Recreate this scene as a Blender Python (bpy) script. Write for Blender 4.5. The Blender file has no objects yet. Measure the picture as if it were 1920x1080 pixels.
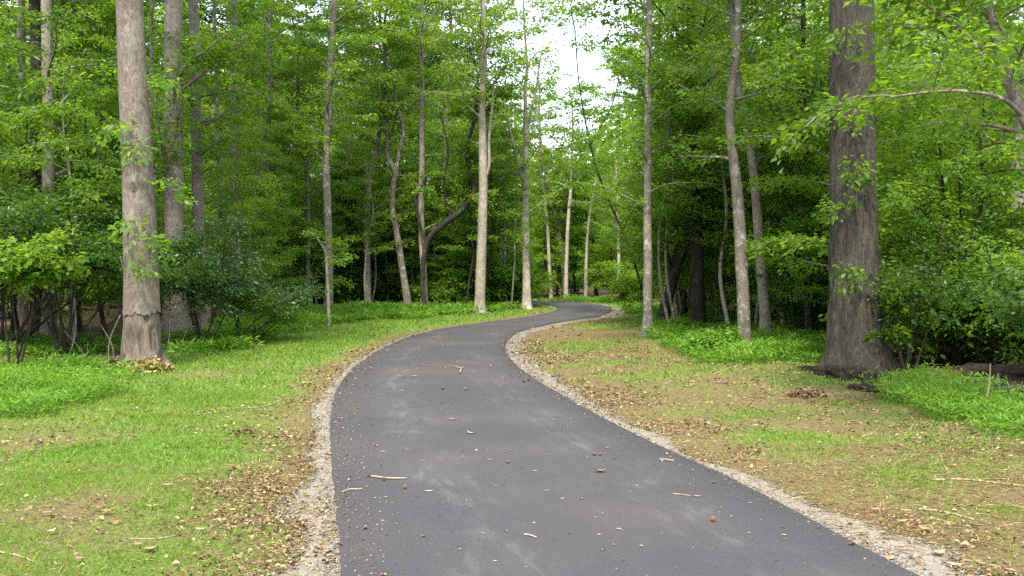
import bpy, math, random
import numpy as np

# ------------------------------------------------------------------ camera, sky, sun, exposure
SC = bpy.context.scene
COL = SC.collection
F = 1850.0                    # focal length in photograph pixels (1920 wide)
CAM_H = 1.65
PITCH = math.atan(40.0 / F)   # camera looks down a little: horizon at row 500

cam_d = bpy.data.cameras.new('camera')
cam_d.sensor_width = 36.0
cam_d.lens = 36.0 * F / 1920.0
cam_d.clip_start = 0.05
cam_d.clip_end = 2000.0
cam = bpy.data.objects.new('camera', cam_d)
COL.objects.link(cam)
cam.location = (0, 0, CAM_H)
cam.rotation_euler = (math.pi / 2 - PITCH, 0, 0)
SC.camera = cam

SUN_EL, SUN_AZ = math.radians(56), math.radians(186)   # azimuth clockwise from +Y: high behind the camera
w = bpy.data.worlds.new('World')
SC.world = w
w.use_nodes = True
nt = w.node_tree
nt.nodes.clear()
sky = nt.nodes.new('ShaderNodeTexSky')
sky.sky_type = 'NISHITA'
sky.sun_disc = False
sky.sun_elevation = SUN_EL
sky.sun_rotation = SUN_AZ
sky.air_density = 1.0
sky.dust_density = 4.0
sky.ozone_density = 1.0
# thin bright overcast: the blue sky is washed out by an even white veil
veil = nt.nodes.new('ShaderNodeMixRGB')
veil.inputs['Fac'].default_value = 0.6
veil.inputs['Color2'].default_value = (7.6, 8.3, 9.0, 1)
bg = nt.nodes.new('ShaderNodeBackground')
bg.inputs['Strength'].default_value = 0.15
wo = nt.nodes.new('ShaderNodeOutputWorld')
nt.links.new(sky.outputs['Color'], veil.inputs['Color1'])
nt.links.new(veil.outputs['Color'], bg.inputs['Color'])
nt.links.new(bg.outputs['Background'], wo.inputs['Surface'])

sun_d = bpy.data.lights.new('sun', 'SUN')
sun_d.energy = 3.2
sun_d.angle = math.radians(6)
sun_d.color = (1.0, 0.92, 0.78)
sun = bpy.data.objects.new('sun', sun_d)
COL.objects.link(sun)
sun.location = (10, -20, 40)
sun.rotation_euler = (math.pi / 2 - SUN_EL, 0, math.pi - SUN_AZ)

SC.view_settings.view_transform = 'Standard'
SC.view_settings.look = 'None'
SC.view_settings.exposure = 1.5
SC.view_settings.gamma = 1.0
SC.view_settings.use_curve_mapping = False

SC.render.engine = 'CYCLES'
SC.cycles.max_bounces = 12
SC.cycles.diffuse_bounces = 9
SC.cycles.glossy_bounces = 2
SC.cycles.transmission_bounces = 9
SC.cycles.use_denoising = False
SC.cycles.use_adaptive_sampling = False
SC.cycles.sample_clamp_indirect = 4.0
SC.cycles.caustics_reflective = False
SC.cycles.caustics_refractive = False

# ------------------------------------------------------------------ helpers: pixels, noise
def ray(px, py):
    cx = (px - 960) / F
    cy = -(py - 540) / F
    return np.array([cx, math.cos(PITCH) + cy * math.sin(PITCH), -math.sin(PITCH) + cy * math.cos(PITCH)])

def G(px, py):
    d = ray(px, py)
    t = -CAM_H / d[2]
    return np.array([d[0] * t, d[1] * t])

def at(px, py, Y):
    d = ray(px, py)
    t = Y / d[1]
    return np.array([d[0] * t, Y, CAM_H + d[2] * t])

def vnoise(u, v, seed, wrap_u=0):
    """smooth value noise 0..1; wrap_u: period of u in cells"""
    u = np.asarray(u, float); v = np.asarray(v, float)
    tab = np.random.default_rng(seed).random((64, 64))
    iu = np.floor(u).astype(int); iv = np.floor(v).astype(int)
    fu = u - iu; fv = v - iv
    fu = fu * fu * (3 - 2 * fu); fv = fv * fv * (3 - 2 * fv)
    m = wrap_u if wrap_u else 64
    a = tab[iu % m % 64, iv % 64]; b = tab[(iu + 1) % m % 64, iv % 64]
    c = tab[iu % m % 64, (iv + 1) % 64]; d = tab[(iu + 1) % m % 64, (iv + 1) % 64]
    return (a * (1 - fu) + b * fu) * (1 - fv) + (c * (1 - fu) + d * fu) * fv

def fbm(x, y, scale, seed):
    return (vnoise(x * scale, y * scale, seed) * 0.55 + vnoise(x * scale * 2.3, y * scale * 2.3, seed + 1) * 0.3
            + vnoise(x * scale * 5.1, y * scale * 5.1, seed + 2) * 0.15)

def norm(a):
    return a / np.maximum(np.linalg.norm(a, axis=-1, keepdims=True), 1e-9)

def inpoly(x, y, P):
    P = np.asarray(P); r = np.zeros(len(x), bool); j = len(P) - 1
    for i in range(len(P)):
        xi, yi = P[i]; xj, yj = P[j]
        c = ((yi > y) != (yj > y)) & (x < (xj - xi) * (y - yi) / (yj - yi + 1e-12) + xi)
        r ^= c; j = i
    return r

def catmull(P, n):
    """resample control points to a smooth curve, n points per segment"""
    P = np.asarray(P, float)
    Q = np.vstack([2 * P[0] - P[1], P, 2 * P[-1] - P[-2]])
    out = []
    for i in range(1, len(Q) - 2):
        t = np.linspace(0, 1, n, endpoint=False)[:, None]
        p0, p1, p2, p3 = Q[i - 1], Q[i], Q[i + 1], Q[i + 2]
        out.append(0.5 * (2 * p1 + (p2 - p0) * t + (2 * p0 - 5 * p1 + 4 * p2 - p3) * t ** 2 + (3 * p1 - p0 - 3 * p2 + p3) * t ** 3))
    out.append(P[-1:])
    return np.vstack(out)

# ------------------------------------------------------------------ helpers: meshes and objects
def mesh_np(name, V, Fc, mat, col=None, smooth=False, uv=None):
    """V (n,3); Fc (m,k) or list of such arrays; col (n,3) point colours"""
    V = np.asarray(V, np.float32)
    arrs = [np.asarray(a, np.int32) for a in (Fc if isinstance(Fc, list) else [Fc]) if len(a)]
    me = bpy.data.meshes.new(name)
    me.vertices.add(len(V)); me.vertices.foreach_set('co', V.ravel())
    li = np.concatenate([a.ravel() for a in arrs])
    tot = np.concatenate([np.full(len(a), a.shape[1], np.int32) for a in arrs])
    st = np.concatenate([[0], np.cumsum(tot)[:-1]]).astype(np.int32)
    me.loops.add(len(li)); me.loops.foreach_set('vertex_index', li)
    me.polygons.add(len(tot)); me.polygons.foreach_set('loop_start', st)
    if smooth:
        me.polygons.foreach_set('use_smooth', np.ones(len(tot), bool))
    me.update(calc_edges=True)
    if col is not None:
        at_ = me.attributes.new('tint', 'FLOAT_COLOR', 'POINT')
        c4 = np.ones((len(V), 4), np.float32); c4[:, :col.shape[1]] = col
        at_.data.foreach_set('color', c4.ravel())
    if uv is not None:
        u = me.uv_layers.new(name='UVMap')
        u.data.foreach_set('uv', np.asarray(uv, np.float32)[li].ravel())
    if mat:
        me.materials.append(mat)
    return me

def link(name, me, parent=None, loc=None):
    o = bpy.data.objects.new(name, me)
    COL.objects.link(o)
    if parent: o.parent = parent
    if loc is not None: o.location = loc
    return o

def tag(o, label, cat, group=None):
    o['label'] = label; o['category'] = cat
    if group: o['group'] = group
    return o

def kind(o, k):
    o['kind'] = k
    return o

def thing(name, label, cat, loc, group=None):
    o = bpy.data.objects.new(name, None)
    o.empty_display_size = 0.2
    COL.objects.link(o)
    o.location = loc
    return tag(o, label, cat, group)

class Acc:
    """collects tubes into one quad mesh"""
    def __init__(s): s.V = []; s.Q = []; s.T = []; s.n = 0
    def tube(s, pts, rad, sides=5, rfun=None, cap=True):
        pts = np.asarray(pts, float); n = len(pts); rad = np.broadcast_to(np.asarray(rad, float), (n,))
        tg = norm(np.gradient(pts, axis=0))
        ref = np.array([1.0, 0, 0]) if abs(tg[0][0]) < 0.8 else np.array([0, 1.0, 0])
        u = np.empty_like(tg); c_ = norm(np.cross(ref, tg[0]))
        for k_ in range(n):                      # carry the frame along the curve so that it never pinches
            c_ = c_ - tg[k_] * float(c_ @ tg[k_]); c_ = c_ / max(math.sqrt(float(c_ @ c_)), 1e-9); u[k_] = c_
        v = np.cross(tg, u)
        a = np.linspace(0, 2 * math.pi, sides, endpoint=False)
        r = rad[:, None] * np.ones((1, sides))
        if rfun is not None: r = r * rfun(pts, a)
        ring = pts[:, None, :] + r[..., None] * (np.cos(a)[None, :, None] * u[:, None, :] + np.sin(a)[None, :, None] * v[:, None, :])
        s.V.append(ring.reshape(-1, 3))
        i = np.arange(n - 1)[:, None] * sides; k = np.arange(sides)[None, :]; k2 = (k + 1) % sides
        q = np.stack([i + k, i + k2, i + sides + k2, i + sides + k], -1).reshape(-1, 4) + s.n
        s.Q.append(q)
        if cap and sides > 3:
            c = len(s.V[-1])
            s.V[-1] = np.vstack([s.V[-1], pts[-1:] + tg[-1:] * rad[-1] * 0.4])
            b = (n - 1) * sides
            s.T.append(np.stack([b + np.arange(sides), b + (np.arange(sides) + 1) % sides, np.full(sides, c)], -1) + s.n)
        s.n += len(s.V[-1])
    def mesh(s, name, mat, smooth=True):
        return mesh_np(name, np.vstack(s.V), [np.vstack(s.Q)] + ([np.vstack(s.T)] if s.T else []), mat, smooth=smooth)

# ------------------------------------------------------------------ materials
def mat_new(name):
    m = bpy.data.materials.new(name); m.use_nodes = True
    t = m.node_tree; t.nodes.clear()
    return m, t, t.nodes, t.links

def N(nodes, typ, **kw):
    n = nodes.new(typ)
    for k, v in kw.items():
        if k in n.inputs: n.inputs[k].default_value = v
        else: setattr(n, k, v)
    return n

def ramp(nodes, stops):
    r = nodes.new('ShaderNodeValToRGB')
    e = r.color_ramp.elements
    while len(e) < len(stops): e.new(0.5)
    for i, (p, c) in enumerate(stops):
        e[i].position = p; e[i].color = (*c, 1)
    return r

def leaf_mat(name, dark, mid, light, trans=0.55, tcol=(0.22, 0.42, 0.03), gloss=0.45, objvar=0.25):
    m, t, nd, lk = mat_new(name)
    a = N(nd, 'ShaderNodeAttribute', attribute_name='tint')
    sep = N(nd, 'ShaderNodeSeparateColor')
    lk.new(a.outputs['Color'], sep.inputs['Color'])
    r = ramp(nd, [(0.0, dark), (0.5, mid), (1.0, light)])
    lk.new(sep.outputs['Red'], r.inputs['Fac'])
    oi = N(nd, 'ShaderNodeObjectInfo')
    hsv = N(nd, 'ShaderNodeHueSaturation')
    mr = N(nd, 'ShaderNodeMapRange'); mr.inputs['To Min'].default_value = 1 - objvar; mr.inputs['To Max'].default_value = 1 + objvar
    lk.new(oi.outputs['Random'], mr.inputs['Value'])
    mr2 = N(nd, 'ShaderNodeMapRange'); mr2.inputs['To Min'].default_value = 0.515; mr2.inputs['To Max'].default_value = 0.485
    lk.new(sep.outputs['Green'], mr2.inputs['Value'])
    lk.new(mr.outputs['Result'], hsv.inputs['Value']); lk.new(mr2.outputs['Result'], hsv.inputs['Hue'])
    lk.new(r.outputs['Color'], hsv.inputs['Color'])
    p = N(nd, 'ShaderNodeBsdfPrincipled', Roughness=gloss)
    p.inputs['Specular IOR Level'].default_value = 0.35
    lk.new(hsv.outputs['Color'], p.inputs['Base Color'])
    tr = N(nd, 'ShaderNodeBsdfTranslucent')
    mx = N(nd, 'ShaderNodeMixRGB', blend_type='MIX', Fac=0.55)
    mx.inputs['Color2'].default_value = (*tcol, 1)
    lk.new(hsv.outputs['Color'], mx.inputs['Color1']); lk.new(mx.outputs['Color'], tr.inputs['Color'])
    ms = N(nd, 'ShaderNodeMixShader', Fac=trans)
    lk.new(p.outputs[0], ms.inputs[1]); lk.new(tr.outputs[0], ms.inputs[2])
    o = N(nd, 'ShaderNodeOutputMaterial'); lk.new(ms.outputs[0], o.inputs['Surface'])
    return m

def litter_mat(name, stops, trans=0.12, rough=0.8):
    m, t, nd, lk = mat_new(name)
    a = N(nd, 'ShaderNodeAttribute', attribute_name='tint')
    sep = N(nd, 'ShaderNodeSeparateColor'); lk.new(a.outputs['Color'], sep.inputs['Color'])
    r = ramp(nd, stops); lk.new(sep.outputs['Red'], r.inputs['Fac'])
    p = N(nd, 'ShaderNodeBsdfPrincipled', Roughness=rough)
    p.inputs['Specular IOR Level'].default_value = 0.25
    lk.new(r.outputs['Color'], p.inputs['Base Color'])
    o = N(nd, 'ShaderNodeOutputMaterial'); lk.new(p.outputs[0], o.inputs['Surface'])
    return m

def bark_mat(name, dark, mid, light, zs=0.18, scale=9.0, bump=0.5, lichen=None, lich_amt=0.55, dist=0.03):
    m, t, nd, lk = mat_new(name)
    tc = N(nd, 'ShaderNodeTexCoord')
    mp = N(nd, 'ShaderNodeMapping'); mp.inputs['Scale'].default_value = (1, 1, zs)
    lk.new(tc.outputs['Object'], mp.inputs['Vector'])
    n1 = N(nd, 'ShaderNodeTexNoise', Scale=scale, Detail=8.0, Roughness=0.65)
    lk.new(mp.outputs[0], n1.inputs['Vector'])
    n2 = N(nd, 'ShaderNodeTexNoise', Scale=scale * 4.5, Detail=4.0)
    lk.new(mp.outputs[0], n2.inputs['Vector'])
    mixf = N(nd, 'ShaderNodeMix'); mixf.data_type = 'FLOAT'; mixf.inputs[0].default_value = 0.4
    lk.new(n1.outputs['Fac'], mixf.inputs[2]); lk.new(n2.outputs['Fac'], mixf.inputs[3])
    r = ramp(nd, [(0.3, dark), (0.5, mid), (0.72, light)])
    lk.new(mixf.outputs[0], r.inputs['Fac'])
    # broad mottling, in true proportion
    n3 = N(nd, 'ShaderNodeTexNoise', Scale=2.2, Detail=5.0)
    lk.new(tc.outputs['Object'], n3.inputs['Vector'])
    rr = ramp(nd, [(0.3, (0.72, 0.72, 0.72)), (0.7, (1.18, 1.18, 1.18))]); lk.new(n3.outputs['Fac'], rr.inputs['Fac'])
    mu = N(nd, 'ShaderNodeMixRGB', blend_type='MULTIPLY', Fac=1.0)
    lk.new(r.outputs['Color'], mu.inputs['Color1']); lk.new(rr.outputs['Color'], mu.inputs['Color2'])
    colout = mu.outputs['Color']
    if lichen:
        n4 = N(nd, 'ShaderNodeTexNoise', Scale=7.0, Detail=6.0, Roughness=0.7)
        lk.new(tc.outputs['Object'], n4.inputs['Vector'])
        r4 = ramp(nd, [(0.54, (0, 0, 0)), (0.66, (lich_amt,) * 3)]); lk.new(n4.outputs['Fac'], r4.inputs['Fac'])
        ml = N(nd, 'ShaderNodeMixRGB'); ml.inputs['Color2'].default_value = (*lichen, 1)
        lk.new(r4.outputs['Color'], ml.inputs['Fac']); lk.new(colout, ml.inputs['Color1'])
        colout = ml.outputs['Color']
    oi = N(nd, 'ShaderNodeObjectInfo')
    mr = N(nd, 'ShaderNodeMapRange'); mr.inputs['To Min'].default_value = 0.8; mr.inputs['To Max'].default_value = 1.2
    lk.new(oi.outputs['Random'], mr.inputs['Value'])
    hs = N(nd, 'ShaderNodeHueSaturation'); lk.new(mr.outputs[0], hs.inputs['Value']); lk.new(colout, hs.inputs['Color'])
    p = N(nd, 'ShaderNodeBsdfPrincipled', Roughness=0.9)
    p.inputs['Specular IOR Level'].default_value = 0.15
    lk.new(hs.outputs['Color'], p.inputs['Base Color'])
    b = N(nd, 'ShaderNodeBump', Strength=bump, Distance=dist)
    lk.new(mixf.outputs[0], b.inputs['Height']); lk.new(b.outputs[0], p.inputs['Normal'])
    o = N(nd, 'ShaderNodeOutputMaterial'); lk.new(p.outputs[0], o.inputs['Surface'])
    return m

M = {}
M['leaf'] = leaf_mat('leaf_green', (0.038, 0.092, 0.008), (0.084, 0.182, 0.014), (0.170, 0.285, 0.026), tcol=(0.34, 0.56, 0.02))
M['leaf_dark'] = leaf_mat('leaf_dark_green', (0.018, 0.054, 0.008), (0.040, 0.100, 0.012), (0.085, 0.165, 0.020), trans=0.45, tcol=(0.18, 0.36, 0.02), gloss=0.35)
M['leaf_fresh'] = leaf_mat('leaf_yellow_green', (0.062, 0.130, 0.010), (0.120, 0.230, 0.018), (0.220, 0.340, 0.032), trans=0.55, tcol=(0.40, 0.60, 0.03))  # yellow-green; on the centre trees it also carries backlit brightness as colour
M['leaf_holly'] = leaf_mat('leaf_blue_green', (0.025, 0.068, 0.016), (0.055, 0.122, 0.030), (0.115, 0.195, 0.060), trans=0.32, tcol=(0.12, 0.24, 0.05), gloss=0.3)
M['grass'] = leaf_mat('lawn_blade', (0.075, 0.135, 0.014), (0.145, 0.245, 0.022), (0.275, 0.335, 0.060), trans=0.35, tcol=(0.20, 0.36, 0.03), gloss=0.6, objvar=0.0)
M['stilt'] = leaf_mat('tall_grass_blade', (0.062, 0.140, 0.012), (0.115, 0.235, 0.018), (0.200, 0.330, 0.034), trans=0.4, tcol=(0.20, 0.45, 0.02), gloss=0.55, objvar=0.0)
M['litter'] = litter_mat('dead_leaf', [(0.0, (0.05, 0.03, 0.018)), (0.3, (0.11, 0.064, 0.036)), (0.6, (0.20, 0.135, 0.072)), (0.85, (0.30, 0.225, 0.125)), (1.0, (0.42, 0.37, 0.27))])
M['goldleaf'] = litter_mat('golden_dead_leaf', [(0.0, (0.07, 0.035, 0.016)), (0.4, (0.18, 0.11, 0.045)), (0.75, (0.32, 0.225, 0.085)), (1.0, (0.40, 0.36, 0.14))])
M['straw'] = litter_mat('dry_straw', [(0.0, (0.20, 0.10, 0.05)), (0.5, (0.38, 0.25, 0.13)), (1.0, (0.55, 0.42, 0.25))])
M['stone'] = litter_mat('crushed_stone', [(0.0, (0.05, 0.045, 0.042)), (0.5, (0.135, 0.120, 0.102)), (0.85, (0.22, 0.20, 0.17)), (1.0, (0.38, 0.36, 0.32))], rough=0.85)
M['bark_grey'] = bark_mat('bark_grey_brown', (0.050, 0.041, 0.033), (0.165, 0.140, 0.115), (0.290, 0.255, 0.215), zs=0.4, scale=26, bump=0.8, lichen=(0.30, 0.30, 0.26), lich_amt=0.4)
M['bark_furrow'] = bark_mat('bark_furrowed', (0.014, 0.0125, 0.010), (0.062, 0.056, 0.045), (0.155, 0.142, 0.116), zs=0.13, scale=38, bump=1.0, dist=0.06, lichen=(0.20, 0.20, 0.15), lich_amt=0.15)
M['bark_pale'] = bark_mat('bark_pale_tan', (0.13, 0.108, 0.088), (0.26, 0.228, 0.190), (0.39, 0.352, 0.302), zs=0.4, scale=12, bump=0.35, lichen=(0.45, 0.44, 0.40), lich_amt=0.5)
M['bark_dark'] = bark_mat('bark_dark_brown', (0.009, 0.0075, 0.006), (0.024, 0.020, 0.016), (0.058, 0.050, 0.041), zs=0.25, scale=16, bump=0.6, lichen=(0.14, 0.15, 0.11), lich_amt=0.3)
M['bark_mottled'] = bark_mat('bark_mottled_lichen', (0.075, 0.062, 0.050), (0.160, 0.138, 0.112), (0.255, 0.225, 0.190), zs=0.5, scale=12, bump=0.45, lichen=(0.42, 0.43, 0.38), lich_amt=0.75)
M['wood_bare'] = bark_mat('bare_weathered_wood', (0.042, 0.033, 0.026), (0.145, 0.119, 0.096), (0.260, 0.222, 0.184), zs=0.14, scale=18, bump=0.9)
M['wood_rot'] = bark_mat('rotten_wood', (0.008, 0.006, 0.005), (0.032, 0.023, 0.017), (0.110, 0.080, 0.058), zs=1.0, scale=14, bump=1.0)
M['twig'] = bark_mat('dry_twig', (0.16, 0.11, 0.075), (0.30, 0.23, 0.165), (0.42, 0.35, 0.27), zs=1.0, scale=25, bump=0.3)
M['seed'] = bark_mat('seed_ball_brown', (0.11, 0.055, 0.03), (0.24, 0.13, 0.07), (0.36, 0.21, 0.12), zs=1.0, scale=80, bump=0.6)

# ------------------------------------------------------------------ path edges
EL = [(0.75, -3), (-0.1, 1.2), (-0.9, 5.23), (-1.31, 7.24), (-1.60, 8.69), (-1.93, 10.5), (-2.24, 12.43), (-2.45, 14.4), (-2.56, 16.4),
      (-2.58, 19.05), (-2.41, 22.26), (-1.93, 25.41), (-0.92, 28.3), (0, 30.5), (0.75, 32.8), (1.46, 35.7), (1.76, 38.4), (1.61, 41.3),
      (1.1, 43.9), (0.0, 45.6), (-2.0, 46.6), (-6, 48.5), (-12, 53), (-20, 62)]
ER = [(3.75, -3), (2.95, 1.2), (2.11, 5.23), (1.72, 7.3), (1.37, 8.75), (1.0, 10.4), (0.65, 12.3), (0.32, 14.3), (0.06, 16.3), (-0.12, 19.0),
      (-0.08, 21.8), (0.2, 24.6), (0.95, 27.4), (1.9, 30.1), (2.75, 31.9), (3.45, 34.9), (3.85, 38.0), (3.75, 42.0), (2.94, 45.2),
      (1.2, 47.2), (-1.5, 48.9), (-5.5, 51), (-10.5, 55), (-18, 63.5)]
CL = catmull(EL, 12); CR = catmull(ER, 12)
CC = (CL + CR) / 2
PATH_POLY = np.vstack([CL, CR[::-1]])

def edge_dist(x, y):
    """distance outside the asphalt edge (0 on it) and side (-1 left, 1 right)"""
    d = np.full(len(x), 1e9); sd = np.zeros(len(x))
    for C, s in ((CL, -1), (CR, 1)):
        for a in range(0, len(x), 40000):
            q = np.hypot(x[a:a + 40000, None] - C[None, :, 0], y[a:a + 40000, None] - C[None, :, 1]).min(1)
            b = q < d[a:a + 40000]
            d[a:a + 40000][b] = q[b]; sd[a:a + 40000][b] = s
    d[inpoly(x, y, PATH_POLY)] = 0
    return d, sd

def ground_h(x, y, d=None):
    x = np.atleast_1d(np.asarray(x, float)); y = np.atleast_1d(np.asarray(y, float))
    if d is None: d, _ = edge_dist(x, y)
    k = np.clip((d - 0.6) / 3.0, 0, 1)
    return k * ((fbm(x + 100, y + 100, 0.35, 5) - 0.5) * 0.22 + (vnoise(x * 1.7 + 50, y * 1.7 + 50, 9) - 0.5) * 0.05)

def gh(x, y):
    return float(ground_h(x, y)[0])

# open, unwooded strip along the path (world metres)
OPEN = np.array([G(0, 690), G(200, 683), (-6.9, 19), (-7.8, 24), G(420, 602), G(560, 582), G(740, 573), (-3.0, 44.5), (-0.6, 43.0), (1.0, 41.5), (1.5, 42.6), (0.2, 44.6), (-2.0, 45.8), (-6, 47.6),
                 (-12.5, 52), (-21, 61), (-17, 65.0), (-9.5, 56.2), (-5, 52.2), (-1.5, 50.3), (1.0, 49.4), (3.0, 48.4), (5.2, 46.2), (6.2, 40), (5.4, 33), (4.3, 28), (3.6, 24.8), (4.0, 21), (4.6, 18), (4.9, 16.0),
                 (5.2, 13), (5.3, 10.1), (6.0, 5), (7.5, -25), (-11, -25), (-9.5, 5)])

# ------------------------------------------------------------------ ground, shoulder, path
def graded(a, b, lo, hi, step, grow):
    c = list(np.arange(a, b + 1e-6, step)); s = step
    while c[-1] < hi: s *= grow; c.append(c[-1] + s)
    s = step
    while c[0] > lo: s *= grow; c.insert(0, c[0] - s)
    return np.array(c)

STILT = [  ([G(1235, 606), G(1245, 592), G(1420, 590), G(1560, 600), G(1560, 618), G(1330, 604)], 0.28),  # patches of tall bright grass (ground polygons), height
    ([G(-140, 690), G(60, 682), G(170, 690), G(215, 712), G(190, 752), G(60, 775), G(-160, 790)], 0.30),
    ([G(330, 640), G(400, 610), G(560, 588), G(740, 579), G(900, 574), G(985, 574), G(950, 583), G(800, 592), G(660, 604), G(560, 622), G(440, 652), G(350, 668)], 0.34),
    ([G(1222, 640), G(1235, 600), G(1330, 598), G(1560, 615), G(1560, 668), G(1520, 688), G(1400, 682), G(1310, 676), G(1290, 652)], 0.30),
    ([G(1645, 752), G(1700, 728), G(1780, 722), G(1850, 760), G(2050, 800), G(2050, 860), G(1900, 825), G(1740, 775)], 0.34),
    ([G(-80, 650), G(0, 640), G(210, 650), G(215, 668), G(-80, 672)], 0.25),
    ([G(1160, 575), G(1300, 583), G(1300, 592), G(1190, 588), G(1140, 580)], 0.2),
    ([G(960, 566), G(1150, 563), G(1180, 566), G(1100, 569), G(1000, 566)], 0.25),
]

def green_cover(x, y, d, sd):
    """how grassy the soil is, 0..1"""
    n = fbm(x + 30, y + 60, 0.55, 21)
    n2 = fbm(x + 30, y + 60, 1.7, 25)
    left = np.clip((d - 0.2) / 0.9, 0, 1) * np.clip(0.60 + 1.5 * (n - 0.42) + np.clip(y - 9, 0, 20) * 0.045 + 0.9 * (n2 - 0.5), 0.05, 1)
    right = np.clip((d - 0.35) / 1.0, 0, 1) * np.clip(0.19 + 1.6 * (n - 0.45) + 0.9 * (n2 - 0.5) + np.clip((y - 24) * 0.06, 0, 0.7), 0.02, 1)
    g = np.where(sd < 0, left, right)
    g = np.where(y > 36, np.clip(g, 0.7, 1), g)
    op = inpoly(x, y, OPEN)
    g = np.where(op, g, 0.04 + 0.25 * (n > 0.62))
    for P, h in STILT:
        g = np.where(inpoly(x, y, P), 1.0, g)
    return g

xs = graded(-9.0, 7.0, -220, 220, 0.16, 1.13)
ys = graded(3.0, 30.0, -60, 320, 0.16, 1.05)
X, Y = np.meshgrid(xs, ys)
gx, gy = X.ravel(), Y.ravel()
gd, gs = edge_dist(gx, gy)
gz = ground_h(gx, gy, gd)
cov = green_cover(gx, gy, gd, gs)
nx, ny = len(xs), len(ys)
i = (np.arange(ny - 1)[:, None] * nx + np.arange(nx - 1)[None, :]).ravel()
quads = np.stack([i, i + 1, i + 1 + nx, i + nx], -1)
tint = np.stack([cov, inpoly(gx, gy, OPEN).astype(float), gd / 10], -1)

m, t, nd, lk = mat_new('ground_soil_and_litter')
tc = N(nd, 'ShaderNodeTexCoord')
a = N(nd, 'ShaderNodeAttribute', attribute_name='tint'); sep = N(nd, 'ShaderNodeSeparateColor'); lk.new(a.outputs['Color'], sep.inputs['Color'])
n1 = N(nd, 'ShaderNodeTexNoise', Scale=26.0, Detail=9.0, Roughness=0.72); lk.new(tc.outputs['Object'], n1.inputs['Vector'])
n2 = N(nd, 'ShaderNodeTexNoise', Scale=1.3, Detail=6.0); lk.new(tc.outputs['Object'], n2.inputs['Vector'])
soil = ramp(nd, [(0.28, (0.045, 0.032, 0.018)), (0.48, (0.115, 0.083, 0.042)), (0.62, (0.19, 0.145, 0.075)), (0.8, (0.30, 0.24, 0.13))]); lk.new(n1.outputs['Fac'], soil.inputs['Fac'])
wood = ramp(nd, [(0.3, (0.035, 0.024, 0.015)), (0.55, (0.11, 0.075, 0.047)), (0.8, (0.22, 0.155, 0.095))]); lk.new(n1.outputs['Fac'], wood.inputs['Fac'])
grn = ramp(nd, [(0.3, (0.045, 0.095, 0.014)), (0.5, (0.085, 0.165, 0.022)), (0.7, (0.16, 0.235, 0.045))]); lk.new(n1.outputs['Fac'], grn.inputs['Fac'])
mx0 = N(nd, 'ShaderNodeMixRGB'); lk.new(sep.outputs['Green'], mx0.inputs['Fac']); lk.new(wood.outputs['Color'], mx0.inputs['Color1']); lk.new(soil.outputs['Color'], mx0.inputs['Color2'])
ma = N(nd, 'ShaderNodeMath', operation='MULTIPLY_ADD'); ma.inputs[1].default_value = 0.9; ma.inputs[2].default_value = -0.45
lk.new(n2.outputs['Fac'], ma.inputs[0])
n5 = N(nd, 'ShaderNodeTexNoise', Scale=9.0, Detail=5.0, Roughness=0.7); lk.new(tc.outputs['Object'], n5.inputs['Vector'])
ma3 = N(nd, 'ShaderNodeMath', operation='MULTIPLY_ADD'); ma3.inputs[1].default_value = 1.1; ma3.inputs[2].default_value = -0.6; lk.new(n5.outputs['Fac'], ma3.inputs[0])
ma2 = N(nd, 'ShaderNodeMath', operation='ADD'); lk.new(ma.outputs[0], ma2.inputs[0]); lk.new(sep.outputs['Red'], ma2.inputs[1])
ma4 = N(nd, 'ShaderNodeMath', operation='ADD', use_clamp=True); lk.new(ma2.outputs[0], ma4.inputs[0]); lk.new(ma3.outputs[0], ma4.inputs[1])
mx1 = N(nd, 'ShaderNodeMixRGB'); lk.new(ma4.outputs[0], mx1.inputs['Fac']); lk.new(mx0.outputs['Color'], mx1.inputs['Color1']); lk.new(grn.outputs['Color'], mx1.inputs['Color2'])
p = N(nd, 'ShaderNodeBsdfPrincipled', Roughness=0.95); p.inputs['Specular IOR Level'].default_value = 0.1
lk.new(mx1.outputs['Color'], p.inputs['Base Color'])
b = N(nd, 'ShaderNodeBump', Strength=0.8, Distance=0.03); lk.new(n1.outputs['Fac'], b.inputs['Height']); lk.new(b.outputs[0], p.inputs['Normal'])
o = N(nd, 'ShaderNodeOutputMaterial'); lk.new(p.outputs[0], o.inputs['Surface'])
M['ground'] = m
kind(link('ground', mesh_np('ground', np.stack([gx, gy, gz], -1), quads, M['ground'], col=tint, smooth=True)), 'structure')

# gravel shoulder: one strip each side, ragged outer edge
m, t, nd, lk = mat_new('gravel_fines')
tc = N(nd, 'ShaderNodeTexCoord')
v1 = N(nd, 'ShaderNodeTexVoronoi', Scale=75.0); lk.new(tc.outputs['Object'], v1.inputs['Vector'])
n1 = N(nd, 'ShaderNodeTexNoise', Scale=5.0, Detail=8.0, Roughness=0.7); lk.new(tc.outputs['Object'], n1.inputs['Vector'])
bw = N(nd, 'ShaderNodeRGBToBW'); lk.new(v1.outputs['Color'], bw.inputs['Color'])
r1 = ramp(nd, [(0.1, (0.07, 0.063, 0.058)), (0.5, (0.155, 0.140, 0.120)), (0.9, (0.25, 0.23, 0.20))]); lk.new(bw.outputs[0], r1.inputs['Fac'])
r2 = ramp(nd, [(0.35, (0.20, 0.15, 0.10)), (0.55, (0.22, 0.195, 0.165))]); lk.new(n1.outputs['Fac'], r2.inputs['Fac'])
mx = N(nd, 'ShaderNodeMixRGB', Fac=0.45); lk.new(r1.outputs['Color'], mx.inputs['Color1']); lk.new(r2.outputs['Color'], mx.inputs['Color2'])
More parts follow.
